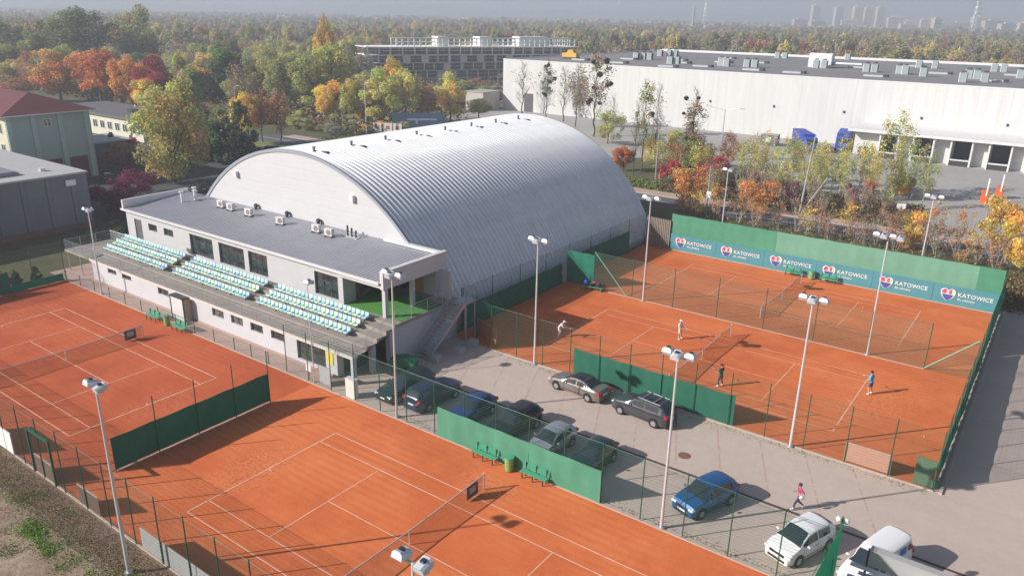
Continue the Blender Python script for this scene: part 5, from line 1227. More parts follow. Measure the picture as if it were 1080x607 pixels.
# 1: bent forward, white shirt, near the shaded part
p1 = dict(pelvis=(0, -.10, .88), waist=(0, -.03, 1.0), chest=(0, .16, 1.18), neckb=(0, .26, 1.30), neck=(0, .31, 1.35), head=(0, .38, 1.43), crown=(0, .40, 1.52), shL=(-.17, .22, 1.27), shR=(.17, .22, 1.27), elL=(-.22, .38, 1.06), elR=(.28, .36, 1.04), wrL=(-.12, .58, 1.0), wrR=(.20, .60, .98), haL=(-.08, .64, 1.0), haR=(.18, .67, .98), hiL=(-.1, -.10, .84), hiR=(.1, -.10, .84), knL=(-.18, .08, .48), knR=(.18, .08, .48), anL=(-.22, -.08, .09), anR=(.22, -.08, .09), toL=(-.25, .09, .035), toR=(.25, .09, .035))
person('man in white shirt and white shorts crouching ready at the shaded end of the court', (-9.0, 28.7), R(-78), p1, ('shirt_white', 'shorts_white', 'shoe_white'), hair='hair_dark', cap='shirt_white', scale=1.02)
racket((-9.0, 28.7, .01), R(-78), (.18, .68, 1.0), (.3, 1, .25), 'racket held low by the crouching man in white')
p2 = dict(elL=(-.25, .05, 1.18), wrL=(-.10, .22, 1.08), haL=(-.06, .27, 1.08), elR=(.28, .05, 1.17), wrR=(.22, .27, 1.05), haR=(.20, .34, 1.04), knL=(-.16, .05, .5), anL=(-.20, -.02, .09), toL=(-.22, .15, .035), knR=(.15, .07, .5), anR=(.17, .02, .09), toR=(.2, .19, .035))
person('bare-legged man in white shirt and shorts standing on the court beyond the service line', (-.45, 34.9), R(-105), p2, ('shirt_white', 'shorts_white', 'shoe_white'), cap='shirt_white', scale=1.02)
racket((-.45, 34.9, .01), R(-105), (.20, .35, 1.04), (-.2, 1, .4), 'racket held in front by the standing man in white')
p3 = dict(elL=(-.27, .08, 1.18), wrL=(-.20, .28, 1.05), haL=(-.18, .34, 1.03), elR=(.27, .06, 1.17), wrR=(.10, .26, 1.10), haR=(.05, .31, 1.10), knL=(-.17, .08, .5), anL=(-.24, -.02, .09), toL=(-.27, .14, .035), knR=(.15, .05, .5), anR=(.20, -.04, .09), toR=(.23, .12, .035))
person('man in black top and dark trousers standing just right of the near net', (5.95, 28.3), R(70), p3, ('shirt_black', 'trousers_navy', 'shoe_white'), shorts=False, cap='shirt_black', scale=1.03)
racket((5.95, 28.3, .01), R(70), (.05, .32, 1.1), (-.5, 1, .35), 'racket held by the man in the black top')
p4 = dict(elL=(-.30, .04, 1.20), wrL=(-.22, .22, 1.06), haL=(-.2, .28, 1.04), elR=(.31, .02, 1.2), wrR=(.30, .2, 1.03), haR=(.3, .27, 1.0), knL=(-.16, .07, .5), anL=(-.20, -.04, .09), toL=(-.21, .13, .035), knR=(.15, .04, .5), anR=(.18, -.06, .09), toR=(.2, .11, .035), chest=(0, .06, 1.31), neckb=(0, .06, 1.46), neck=(0, .08, 1.53), head=(0, .11, 1.64), crown=(0, .12, 1.73), shL=(-.17, .05, 1.42), shR=(.17, .05, 1.42))
person('man in bright blue shirt and navy shorts seen from behind near the right fence', (15.5, 34.1), R(75), p4, ('shirt_blue', 'shorts_navy', 'shoe_white'), scale=1.07)
racket((15.5, 34.1, .01), R(75), (.32, .29, 1.08), (-.3, 1, .3), 'racket held by the man in the blue shirt')
p5 = dict(pelvis=(0, 0, .93), chest=(0, .05, 1.31), neckb=(0, .06, 1.46), neck=(0, .08, 1.52), head=(0, .10, 1.63), crown=(0, .10, 1.72), shL=(-.15, .04, 1.41), shR=(.15, .04, 1.41), elL=(-.24, -.12, 1.18), wrL=(-.20, .08, 1.06), haL=(-.18, .14, 1.06), elR=(.24, .02, 1.16), wrR=(.20, .26, 1.10), haR=(.19, .32, 1.12), knL=(-.10, .28, .54), anL=(-.09, .36, .12), toL=(-.09, .55, .07), knR=(.10, .02, .50), anR=(.10, -.38, .16), toR=(.11, -.26, .035), hiL=(-.08, 0, .89), hiR=(.08, 0, .89))
person('woman in magenta jacket and dark leggings striding across the car park', (15.6, 15.95), R(130), p5, ('jacket_magenta', 'leggings', 'shoe_white'), shorts=False, scale=.98)
t = thing('white_bag', 'white bag carried at the hip of the striding woman', 'bag', (15.6, 15.95, .014), R(130)); MB().sphere((-.30, .05, .98), .15, 10, (.5, 1.1, .9)).build('bag_body', 'shirt_white', t, smooth=True); MB().cyl((-.26, .05, 1.1), (-.16, .04, 1.45), .012, n=5).build('strap', 'shirt_white', t)
for i, (x, y) in enumerate(((20.0, 29.6), (12.5, 24.7), (10.6, 53.5))): tag(MB().sphere((0, 0, .06), .045, 8).build('tennis_ball', M('ball', (.75, .85, .10), .9), None, loc=(x, y, 0)), ('tennis ball lying near the right green fence', 'tennis ball lying close to the car park fence', 'tennis ball lying on the court before the banners')[i], 'ball')
# ------------------------------------------------------------------ vegetation
def quads(cent, size, nrm=None, jit=.7, aspect=1.0):
    n = len(cent); a = rng.normal(size=(n, 3)); 
    if nrm is not None: a = a*jit+nrm*1.0
    a /= np.linalg.norm(a, axis=1, keepdims=True)+1e-9
    t = rng.normal(size=(n, 3)); u = np.cross(a, t); u /= np.linalg.norm(u, axis=1, keepdims=True)+1e-9; w = np.cross(a, u)
    s = (size*rng.uniform(.6, 1.3, n))[:, None]
    u = u*s; w = w*s*aspect*rng.uniform(.6, 1, n)[:, None]
    return np.stack([cent-u-w*.6, cent+u*.7-w, cent+u+w*.7, cent-u*.6+w], 1).reshape(-1, 3)
def leaf_mesh(name, V, tones, mt):
    """V: (4n,3) corners, tones: (n,3)"""
    n = len(V)//4; me = bpy.data.meshes.new(name); me.vertices.add(4*n); me.vertices.foreach_set('co', V.astype(np.float32).ravel())
    me.loops.add(4*n); me.loops.foreach_set('vertex_index', np.arange(4*n, dtype=np.int32)); me.polygons.add(n)
    me.polygons.foreach_set('loop_start', np.arange(0, 4*n, 4, dtype=np.int32)); me.update(calc_edges=True)
    at = me.attributes.new('tone', 'FLOAT_COLOR', 'CORNER'); c = np.ones((n, 4, 4), np.float32); c[:, :, :3] = tones[:, None, :]
    at.data.foreach_set('color', c.ravel()); me.materials.append(MATS[mt]); me.validate(); return me
def clump_crown(H, Wd, n, leaf, base=.22, nclump=26, shape='round', hollow=.55, tonevar=.28, seed=0):
    """leaf quads gathered in clumps spread through the crown's volume"""
    r = np.random.default_rng(seed); C_ = []
    while len(C_) < nclump:
        p = r.uniform(-1, 1, 3)
        if shape == 'round': ok = np.linalg.norm(p) < 1 and np.linalg.norm(p) > .35
        elif shape == 'cone': ok = math.hypot(p[0], p[1]) < (1-p[2])/2*1.0+.05
        elif shape == 'tall': ok = math.hypot(p[0], p[1]) < .9*math.sqrt(max(0, 1-abs(p[2])**2.4))
        else: ok = math.hypot(p[0], p[1]) < .5+.5*(p[2]+1)/2
        if ok: C_.append(p)
    C_ = np.array(C_); cs = r.uniform(.20, .42, nclump) if shape != 'cone' else r.uniform(.12, .25, nclump)
    per = r.multinomial(n, cs**2/np.sum(cs**2)); P = []; T = []; NN = []
    ct = r.uniform(1-tonevar, 1+tonevar, nclump); hue = r.normal(0, .10, (nclump, 3))
    for c, s, k, t, hh in zip(C_, cs, per, ct, hue):
        d = r.normal(size=(k, 3)); d /= np.linalg.norm(d, axis=1, keepdims=True); rad = s*r.uniform(hollow, 1.12, (k, 1))**.8
        q = c+d*rad*np.array([1, 1, .85]); P.append(q); T.append(np.clip((t*r.uniform(.72, 1.28, (k, 1)))*(1+hh), .2, 2.2)); NN.append(d)
    P = np.concatenate(P); T = np.concatenate(T); NN = np.concatenate(NN)
    ch = H*(1-base); P = P*np.array([Wd/2*.9, Wd/2*.9, ch/2*.95])+np.array([0, 0, H*base+ch/2])
    P[:, 2] = np.maximum(P[:, 2], H*base*.6)
    return P, T, NN
def branches(b, p, d, ln, r, depth, rr, spread=.6, up=.25, kids=(3, 5), shrink=.62, n=5):
    p = Vector(p); d = Vector(d).normalized(); segs = 3; q = p
    pts = [p]
    for k in range(segs):
        d = (d+Vector((rr.uniform(-.12, .12), rr.uniform(-.12, .12), rr.uniform(0, .1)))).normalized()
        q2 = q+d*ln/segs; b.cyl(q, q2, r*(1-.28*k), r*(1-.28*(k+1)), n, caps=False); q = q2; pts.append(q)
    if depth == 0: return
    for k in range(rr.randint(*kids)):
        t = rr.uniform(.3, 1); i = min(segs-1, int(t*segs)); o = pts[i]+(pts[i+1]-pts[i])*(t*segs-i)
        a = rr.uniform(0, 2*pi); side = Vector((cos(a), sin(a), 0)); nd = (d*(1-spread)+side*spread+Vector((0, 0, up))).normalized()
        branches(b, o, nd, ln*shrink*rr.uniform(.8, 1.15), r*.48, depth-1, rr, spread, up, kids, shrink, max(3, n-1))
def trunk_mesh(H, rad, kind, seed, top=.75):
    rr = random.Random(seed); b = MB()
    if kind == 'single':    # straight leader with side limbs all the way
        p = Vector((0, 0, -.1)); 
        for k in range(8):
            q = Vector((rr.uniform(-.02, .02)*H, rr.uniform(-.02, .02)*H, H*top*(k+1)/8)) if k < 8 else p
            b.cyl(p, q, rad*(1-.11*k), rad*(1-.11*(k+1)), 6, caps=False)
            if k >= 2:
                for j in range(3):
                    a = rr.uniform(0, 2*pi); branches(b, p, (cos(a)*.7, sin(a)*.7, .75), H*.15*(1.15-k/11), rad*.28, 1, rr, .5, .25, (2, 4))
            p = q
    elif kind == 'bare':
        p = Vector((0, 0, -.1))
        for k in range(12):
            q = Vector((rr.uniform(-.015, .015)*H, rr.uniform(-.015, .015)*H, H*.96*(k+1)/12))
            b.cyl(p, q, rad*(1-.078*k), rad*(1-.078*(k+1)), 6, caps=False)
            if k >= 2:
                for j in range(4):
                    a = rr.uniform(0, 2*pi); branches(b, p+(q-p)*rr.random(), (cos(a)*.62, sin(a)*.62, .95), H*.17*(1.2-k/14), rad*.26, 2, rr, .5, .35, (3, 4), .6, 4)
            p = q
    elif kind == 'multi':
        for k in range(6):
            a = rr.uniform(0, 2*pi); branches(b, (cos(a)*.15, sin(a)*.15, -.05), (cos(a)*.28, sin(a)*.28, 1), H*.6, rad*.6, 2, rr, .4, .5, (3, 4), .55, 4)
    else:
        b.cyl((0, 0, -.1), (0, 0, H*.28), rad, rad*.8, 7, caps=False)
        for k in range(6):
            a = k*1.05+rr.uniform(-.3, .3); branches(b, (0, 0, H*rr.uniform(.2, .32)), (cos(a)*.6, sin(a)*.6, 1.0), H*.42, rad*.5, 2, rr, .5, .3, (3, 4), .6, 5)
    return b
TT = {}
def template(kind):
    if kind in TT: return TT[kind]
    seed = len(TT)*7+1; out = []
    spec = dict(
        broad=(12, 10, 9000, .17, dict(base=.16, nclump=34), 'spread', .28),
        broadfine=(14, 11, 12000, .17, dict(base=.10, nclump=46, hollow=.4, tonevar=.2), 'spread', .3),
        tallbroad=(14, 8, 9000, .17, dict(base=.10, nclump=38, shape='tall'), 'spread', .26),
        thin=(9, 3.9, 1500, .08, dict(base=.22, nclump=30, shape='tall', hollow=.1, tonevar=.3), 'single', .10),
        conifer=(9, 4.5, 5200, .13, dict(base=.05, nclump=60, shape='cone', hollow=.3, tonevar=.2), 'single', .14),
        shrub=(5, 5, 3000, .10, dict(base=.04, nclump=28, hollow=.3), 'multi', .06),
        sparse=(5, 3, 420, .09, dict(base=.15, nclump=24, shape='tall', hollow=.1), 'multi', .05),
        haze_bare=(13, 6, 3200, .12, dict(base=.25, nclump=50, shape='tall', hollow=.1), 'bare', .14),
        airy=(7, 6.5, 3600, .11, dict(base=.06, nclump=34, hollow=.2), 'spread', .12),
        bare=(15, 5.5, 160, .12, dict(base=.3, nclump=20, shape='tall', hollow=.1), 'bare', .15),
        mistletoe=(15, 6, 1100, .14, dict(base=.35, nclump=26, shape='tall', hollow=.1), 'bare', .16))[kind]
    H, Wd, n, lf, kw, tk, tr = spec
    for v in range(3 if kind in ('broad', 'thin', 'haze_bare', 'sparse', 'tallbroad') else 2):
        P, T, NN = clump_crown(H, Wd, n, lf, seed=seed*31+v, **kw)
        me = leaf_mesh('crown', quads(P, lf, NN, .5), T*1.15, 'leaf')
        o = trunk_mesh(H, tr, tk, seed+v).build('trunk', 'bark_pale' if kind in ('thin', 'sparse') else 'bark'); tm = o.data; bpy.data.objects.remove(o)
        out.append((me, tm, H, Wd))
    TT[kind] = out; return out
COLS = dict(orange=(.62, .33, .12), yellow=(.74, .52, .13), yellowgreen=(.52, .49, .16), green=(.33, .36, .14), darkgreen=(.19, .22, .10), red=(.50, .09, .10), rust=(.46, .25, .15),
            brown=(.38, .29, .20), grey=(.40, .35, .28), purple=(.20, .045, .075), willow=(.54, .47, .18), pine=(.06, .105, .06), olive=(.40, .40, .18), paleyellow=(.64, .54, .20), pinegreen=(.12, .19, .09), orangered=(.62, .25, .11))
tn = [0]
def tree(kind, x, y, h, w, col, label=None, cat='tree', name='tree', group=None):
    tn[0] += 1; tv = template(kind); me, tm, H, Wd = tv[tn[0] % len(tv)]
    t = thing(name, label, cat, (x, y, -.02), random.uniform(0, 6.28), group); t.scale = (w/Wd, w/Wd, h/H)
    o = bpy.data.objects.new('crown', me); COL.objects.link(o); o.parent = t
    c = COLS[col]; j = random.uniform(.88, 1.12); o.color = (c[0]*j*random.uniform(.95, 1.05), c[1]*j, c[2]*j, 1)
    k = bpy.data.objects.new('trunk', tm); COL.objects.link(k); k.parent = t
    return t
# big, recognisable trees: kind, x, y, height, width, colour, label
TL = [
 ('broad', -222.1, 86.3, 13.5, 15, 'orange', 'round orange maple at the left, just above the red roof ridge'),
 ('broad', -207.1, 90.7, 15.3, 16, 'orangered', 'large rust-orange maple, widest of the fiery row behind the cream building'),
 ('broad', -192.5, 91.8, 15.1, 10, 'orange', 'tall orange maple right of the widest rust one'),
 ('broad', -180.1, 91.6, 13.9, 10.2, 'red', 'crimson-topped maple at the right end of the fiery row'),
 ('tallbroad', -176.5, 88.0, 9, 9, 'yellow', 'low yellow tree in front of the crimson-topped maple'),
 ('broadfine', -92.3, 43.2, 14.6, 10.5, 'willow', 'big pale yellow tree rising behind the left end of the clubhouse roof'),
 ('tallbroad', -98.5, 50.0, 15.5, 8, 'willow', 'tall pale yellow tree directly behind the big one, reaching higher'),
 ('tallbroad', -207.7, 117.4, 13.3, 7.4, 'yellowgreen', 'narrow olive tree between crimson maple and yellow tree'),
 ('broad', -187.8, 110.5, 11.9, 12.4, 'yellow', 'broad golden tree to the right of the fiery row'),
 ('conifer', -102.0, 58.4, 12.5, 8.5, 'pinegreen', 'dark green pine right of the pale yellow trees'),
 ('conifer', -107.8, 58.5, 11.0, 7.5, 'pine', 'smaller dark pine between pale yellow tree and taller pine'),
 ('conifer', -98.0, 60.0, 9.0, 6, 'pine', 'bluish pine just left of the gable top'),
 ('conifer', -106.0, 66.0, 12.0, 7.0, 'darkgreen', 'tall dark conifer behind the pair of pines'),
 ('broad', -116.5, 75, 10.5, 6.5, 'yellow', 'bright yellow maple behind the gable, left of two brown trees'),
 ('haze_bare', -116.5, 78.4, 11.5, 6.5, 'rust', 'half-bare brown tree right of the bright yellow maple'),
 ('haze_bare', -112.6, 80.2, 10.6, 5.6, 'rust', 'reddish thinning tree above the parked dark cars'),
 ('broad', -129.8, 107.8, 7.5, 5, 'yellow', 'small lemon-yellow tree beyond the road'),
 ('tallbroad', -122.6, 109.8, 10.8, 6.4, 'yellowgreen', 'green and yellow tree right of the lemon-yellow one'),
 ('broad', -115.1, 112.3, 13.1, 10.7, 'yellowgreen', 'broad yellow-green tree beyond the top of the arched roof'),
 ('broad', -115.6, 121.5, 13.2, 9, 'paleyellow', 'pale gold tree in front of the scaffolding'),
 ('haze_bare', -114.2, 128, 10.1, 7.7, 'rust', 'thinning red-brown tree before the scaffolding'),
 ('broad', -111, 133.8, 11.6, 8.3, 'paleyellow', 'orange-tinged golden tree above the hoarding'),
 ('broad', -108, 142, 5.3, 6.9, 'olive', 'low green bushy tree right of the hoarding'),
 ('haze_bare', -227.6, 76.9, 8, 13.4, 'rust', 'low brown-orange tree above the left end of the red roof'),
 ('tallbroad', -148.2, 117.2, 15, 11, 'green', 'green tree beyond the road in the middle of the wood edge'),
 ('broad', -157.6, 134, 17.8, 14.9, 'yellowgreen', 'large yellow-green tree in the middle of the wood'),
 ('broad', -156.2, 115.5, 16.5, 11.3, 'olive', 'olive tree at the wood edge left of the lemon-yellow one'),
 ('tallbroad', -182.7, 115.7, 16.2, 15.5, 'darkgreen', 'wide dark tree behind the gold and yellow trees'),
 ('broad', -171, 120.4, 15.2, 12, 'olive', 'mid-green tree at the wood edge left of centre'),
 ('haze_bare', -163.9, 150.6, 16.8, 12.7, 'grey', 'large greyish half-bare tree left of the scaffolding'),
 ('tallbroad', -205.9, 174.4, 24, 8, 'yellow', 'tall slim golden poplar standing over the middle of the wood'),
 ('broadfine', -307, 139.4, 25.6, 27, 'darkgreen', 'towering dark green tree mass at upper left, right half'),
 ('broadfine', -296.9, 151.9, 27, 20, 'olive', 'towering yellowing tree right beside the towering dark ones'),
 ('broadfine', -307, 124.3, 22, 22, 'darkgreen', 'towering dark green tree at upper left, middle'),
 ('broadfine', -325, 118, 21, 23, 'darkgreen', 'towering dark green tree at upper left, leftmost'),
 ('haze_bare', -265.4, 151.6, 16, 15, 'grey', 'wide grey-brown bare crown right of the towering dark trees'),
 ('haze_bare', -280, 171.8, 16, 18, 'grey', 'wide grey bare crown beyond the towering trees'),
 ('mistletoe', -95.9, 156.9, 15.2, 5.9, 'darkgreen', 'dark slim tree full of mistletoe balls before the left of the white wall'),
 ('mistletoe', -67.9, 135, 19.2, 8.5, 'brown', 'tallest mistletoe-hung tree before the white wall, brown top'),
 ('bare', -105.7, 159.3, 14.5, 8, 'grey', 'spreading bare tree at the left end of the white wall'),
 ('bare', -88, 153.3, 14.5, 6.5, 'grey', 'bare slender tree between the two mistletoe trees'),
 ('haze_bare', -79.7, 146, 15.4, 6.5, 'grey', 'bushy bare tree left of the tallest mistletoe tree'),
 ('mistletoe', -38.7, 102.2, 16.4, 4.8, 'olive', 'tall slim tree with olive tufts in the cluster above the hall end'),
 ('bare', -38.9, 99.7, 12.7, 3.6, 'grey', 'short slim bare tree at the left of the cluster above the hall end'),
 ('bare', -38.3, 106.5, 15.8, 3.6, 'grey', 'slim bare tree at the right of the cluster above the hall end'),
 ('bare', -36.7, 119.5, 14.2, 5.6, 'grey', 'bare tree with a dark ball, left of the two-armed street lamp'),
 ('mistletoe', -33.5, 112, 12.5, 6, 'brown', 'brown-tufted tree just left of the two-armed street lamp'),
 ('airy', -59.7, 127.2, 7.8, 7.8, 'olive', 'round olive bush tree under the tallest mistletoe tree'),
 ('airy', -35.1, 110.3, 7.8, 7, 'yellowgreen', 'yellow-green leafy tree above the red bushes'),
 ('shrub', -28.9, 93.4, 5, 4.2, 'red', 'crimson bush left of the large orange bush'),
 ('airy', -19.7, 80.5, 7.2, 6.6, 'orange', 'large round orange bush by the pink pavement'),
 ('shrub', -23, 96.5, 6, 5, 'red', 'crimson bush rising behind the large orange bush'),
 ('airy', -11.6, 85.8, 5.2, 6.6, 'orange', 'golden-orange bush right of the short sign pole'),
 ('shrub', -11.4, 97.4, 3.6, 3.9, 'red', 'dull red bush behind the birches'),
 ('shrub', .5, 100.8, 4.2, 2.4, 'orangered', 'small orange sapling in front of the tall yellow-green birch'),
 ('broadfine', 2.9, 113, 3.6, 3.6, 'yellow', 'small golden tree right of the blue container'),
 ('broad', -42, 101.6, 4.8, 4, 'orangered', 'low orange bush peeping over the right shoulder of the hall'),
 ('thin', 1.0, 112.5, 13.5, 6, 'yellowgreen', 'tallest yellow-green birch, left of the dock canopy'),
 ('thin', 4.6, 112, 9.5, 6, 'olive', 'green leaning birch right of the tallest one'),
 ('shrub', 22, 78.2, 7, 5.5, 'yellow', 'bright yellow tree at the right edge above the green fence corner'),
 ('shrub', 19.1, 84, 7.2, 5.5, 'yellow', 'yellow-brown tree left of the one at the right edge'),
 ('shrub', 23.5, 72.5, 4.2, 5, 'yellow', 'low golden bush at the right edge just over the fence'),
 ('shrub', 10.2, 79.9, 5, 4, 'yellow', 'golden bush beside the triple-headed pole behind the far fence'),
 ('sparse', 12.6, 81.8, 6.3, 4.6, 'orange', 'thin orange-leaved tree right of the pole behind the far fence'),
 ('conifer', -122.7, 49.2, 5.4, 2.3, 'pine', 'slim dark thuja before the cream building, left of the pair'),
 ('conifer', -120.4, 52.0, 5.6, 2.6, 'pinegreen', 'slim green thuja before the cream building, right of the pair'),
 ('shrub', -117, 50.2, 4.2, 3, 'red', 'dark red pointed bush right of the pair of thujas'),
 ('broadfine', -109, 43.5, 4.6, 7, 'rust', 'rusty brown bush in shade below the cream building'),
 ('tallbroad', -119.8, 59.1, 7.8, 6.5, 'willow', 'yellow-green tree touching the cream building right end'),
]
for k, x, y, h, w, c, lb in TL:
    t = tree(k, x, y, h, w, c, lb, 'bush' if 'bush' in lb and 'tree' not in lb else 'tree', 'bush' if k == 'shrub' else 'tree')
    if k == 'mistletoe' or 'dark ball' in lb:
        rr = random.Random(int(x*10)); me, tm, H, Wd = TT[k][0]
        n_ = 9 if x < -60 else 3
        for j in range(n_):
            z = rr.uniform(.38, .95)*H; a = rr.uniform(0, 6.28); r0 = rr.uniform(.1, .42)*Wd; s = rr.uniform(.32, .6)
            kk = 260; d = rng.normal(size=(kk, 3)); d /= np.linalg.norm(d, axis=1, keepdims=True)
            V = quads(np.array([r0*cos(a), r0*sin(a), z])+d*s*rng.uniform(.5, 1, (kk, 1)), .09, d)
            m_ = leaf_mesh('mistletoe', V, rng.uniform(.7, 1.3, (kk, 1))*np.ones((1, 3)), 'leaf'); o = bpy.data.objects.new('mistletoe', m_); COL.objects.link(o); o.parent = t; o.color = (.03, .045, .02, 1)
# birches and saplings in the strip between road and yard
for (x, y, h, w, c) in [(-18.6, 100.3, 8.6, 5, 'yellowgreen'), (-17.5, 105.3, 8.2, 4.4, 'yellowgreen'), (-11.2, 106.7, 8.7, 4.4, 'paleyellow'), (-8, 104.7, 8.6, 4.3, 'paleyellow'), (-5.2, 106.3, 10, 5.7, 'yellowgreen'), (-2.8, 109.2, 9, 5.1, 'olive'), (-3.5, 101.5, 8.2, 4.4, 'yellowgreen'), (-6.8, 99, 7.2, 3.8, 'olive'), (-14.2, 102.4, 8.0, 4.2, 'yellowgreen'), (-1.2, 105.0, 9.0, 4.8, 'paleyellow'), (-20.8, 104, 7.8, 4, 'olive'), (-9.8, 110, 8.4, 4.4, 'yellowgreen')]:
    tree('thin', x, y, h, w*.8, c, 'slim birch with thin yellow-green leaves in the strip before the warehouse yard', 'birch', 'birch', 'birches between the road and the yard')
sap = [(15.2, 84, 5.8), (7.7, 81.6, 5), (2.2, 80, 4.6), (-.8, 80, 5.2), (-3.6, 78.9, 4.9), (-14.5, 77.4, 5.2), (3.9, 78.3, 4), (17.6, 79.3, 4.6), (-6.2, 79.2, 3.7), (6.5, 79, 4), (-9, 77.6, 4.4), (-11.5, 78.4, 4.8), (-17, 76.5, 4.4), (9, 76.8, 4.2), (13.5, 77.6, 4.4), (16, 75.6, 4), (19.8, 76, 4.4), (-1.8, 76.6, 4.2), (1.0, 77.2, 4.4), (5, 76, 3.8), (20.5, 80.8, 5.4), (12, 79.0, 4.8), (24.5, 80, 5.5), (26.5, 77, 5)]
for i, (x, y, h) in enumerate(sap):
    tree('sparse', x, y, h, 3.2, ('orange', 'rust', 'yellow', 'rust', 'brown')[i % 5], 'thin half-bare sapling with rusty leaves behind the far green fence', 'sapling', 'sapling', 'saplings behind the far fence')
for i in range(46):
    x, y = random.uniform(-24, 6), random.uniform(90.5, 100)
    if x > 2 and y > 96: continue
    tree('sparse', x, y, random.uniform(3.0, 6.0), random.uniform(1.8, 2.8), ('grey', 'brown', 'rust', 'purple', 'olive')[i % 5], 'thin grey-brown stem in the scrub between pink pavement and yard', 'sapling', 'sapling', 'scrub saplings beyond the pavement')
for (x, y, h, w) in [(-79.5, 20, 5, 5.5), (-79.5, 25.5, 4.6, 5), (-82, 29.3, 4.5, 5), (-86, 33, 4.2, 5), (-83, 23.5, 4.4, 4.6), (-89.5, 36, 4.0, 4.6), (-74, 26.5, 3.8, 4.6)]:
    tree('shrub', x, y, h, w, 'purple', 'dark purple-leaved shrub in the shade between grey hall and clubhouse', 'shrub', 'shrub', 'purple shrubs behind the clubhouse')
for i, (x, y, h) in enumerate(((-59.4, 5.6, 2.2), (-59.0, 7.4, 1.9), (-59.9, 3.6, 2.4))):
    tree('conifer', x, y, h, 1.3, 'pine', 'small dark thuja behind the left court fence, %s of three' % ('middle', 'right', 'left')[i], 'thuja', 'thuja', 'thujas behind the left fence')
for i in range(8): tree('shrub', -60.0+random.uniform(-.6, .6), 2-i*1.5, random.uniform(1.8, 2.6), 2.4, 'darkgreen', 'ivy-green shrub pressed behind the left court fence', 'shrub', 'shrub', 'shrubs behind the left fence')
for i in range(5): tree('shrub', -70+random.uniform(-1.5, 1.5), 18+i*1.5, random.uniform(1.0, 1.6), 2.6, 'darkgreen', 'low dark shrub at the foot of the grey hall', 'shrub', 'shrub', 'low shrubs at the grey hall')
# the mixed wood behind the road: individual trees
placed = [(t_[1], t_[2]) for t_ in TL]
cam2 = np.array([24.1, -24.6]); fw = np.array([-.5840, .8118]); rt = np.array([.8118, .5840])
def inview(x, y, m=1.08):
    d = np.array([x, y])-cam2; f = d@fw; return f > 10 and abs(d@rt)/f < .665*m
pal = ['olive', 'green', 'yellowgreen', 'grey', 'olive', 'green', 'yellowgreen', 'grey', 'rust', 'paleyellow', 'green', 'willow', 'yellow', 'darkgreen', 'brown', 'grey', 'brown', 'grey']
kinds = dict(grey='haze_bare', brown='haze_bare', rust='haze_bare')
cnt = 0; tries = 0
while cnt < 265 and tries < 14000:
    tries += 1
    x, y = random.uniform(-330, -100), random.uniform(92, 300)
    if not inview(x, y) or (x > -122 and y > 100): continue
    if x > -214 and y < 100: continue
    if x > -140 and y < 108: continue
    # keep clear of the scaffolded block and of the line of sight to its upper storeys
    dx, dy = x-K0.x, y-K0.y; al = dx*kd.x+dy*kd.y; pe = -dx*kd.y+dy*kd.x
    if -6 < al < KL+8 and -7 < pe < 22: continue
    if x > -134 and y > 118: continue
    if any((x-a)**2+(y-b)**2 < 42 for a, b in placed): continue
    placed.append((x, y)); c = random.choice(pal)
    h = random.uniform(9, 15); 
    if -8 < al < KL and -80 < pe <= -7: h = random.uniform(3.5, 5.5)
    tree(kinds.get(c, random.choice(['broad', 'tallbroad'])), x, y, h, random.uniform(8, 12), c, 'tree in the mixed autumn wood beyond the road, among many like it', 'tree', 'tree', 'trees of the autumn wood')
    cnt += 1

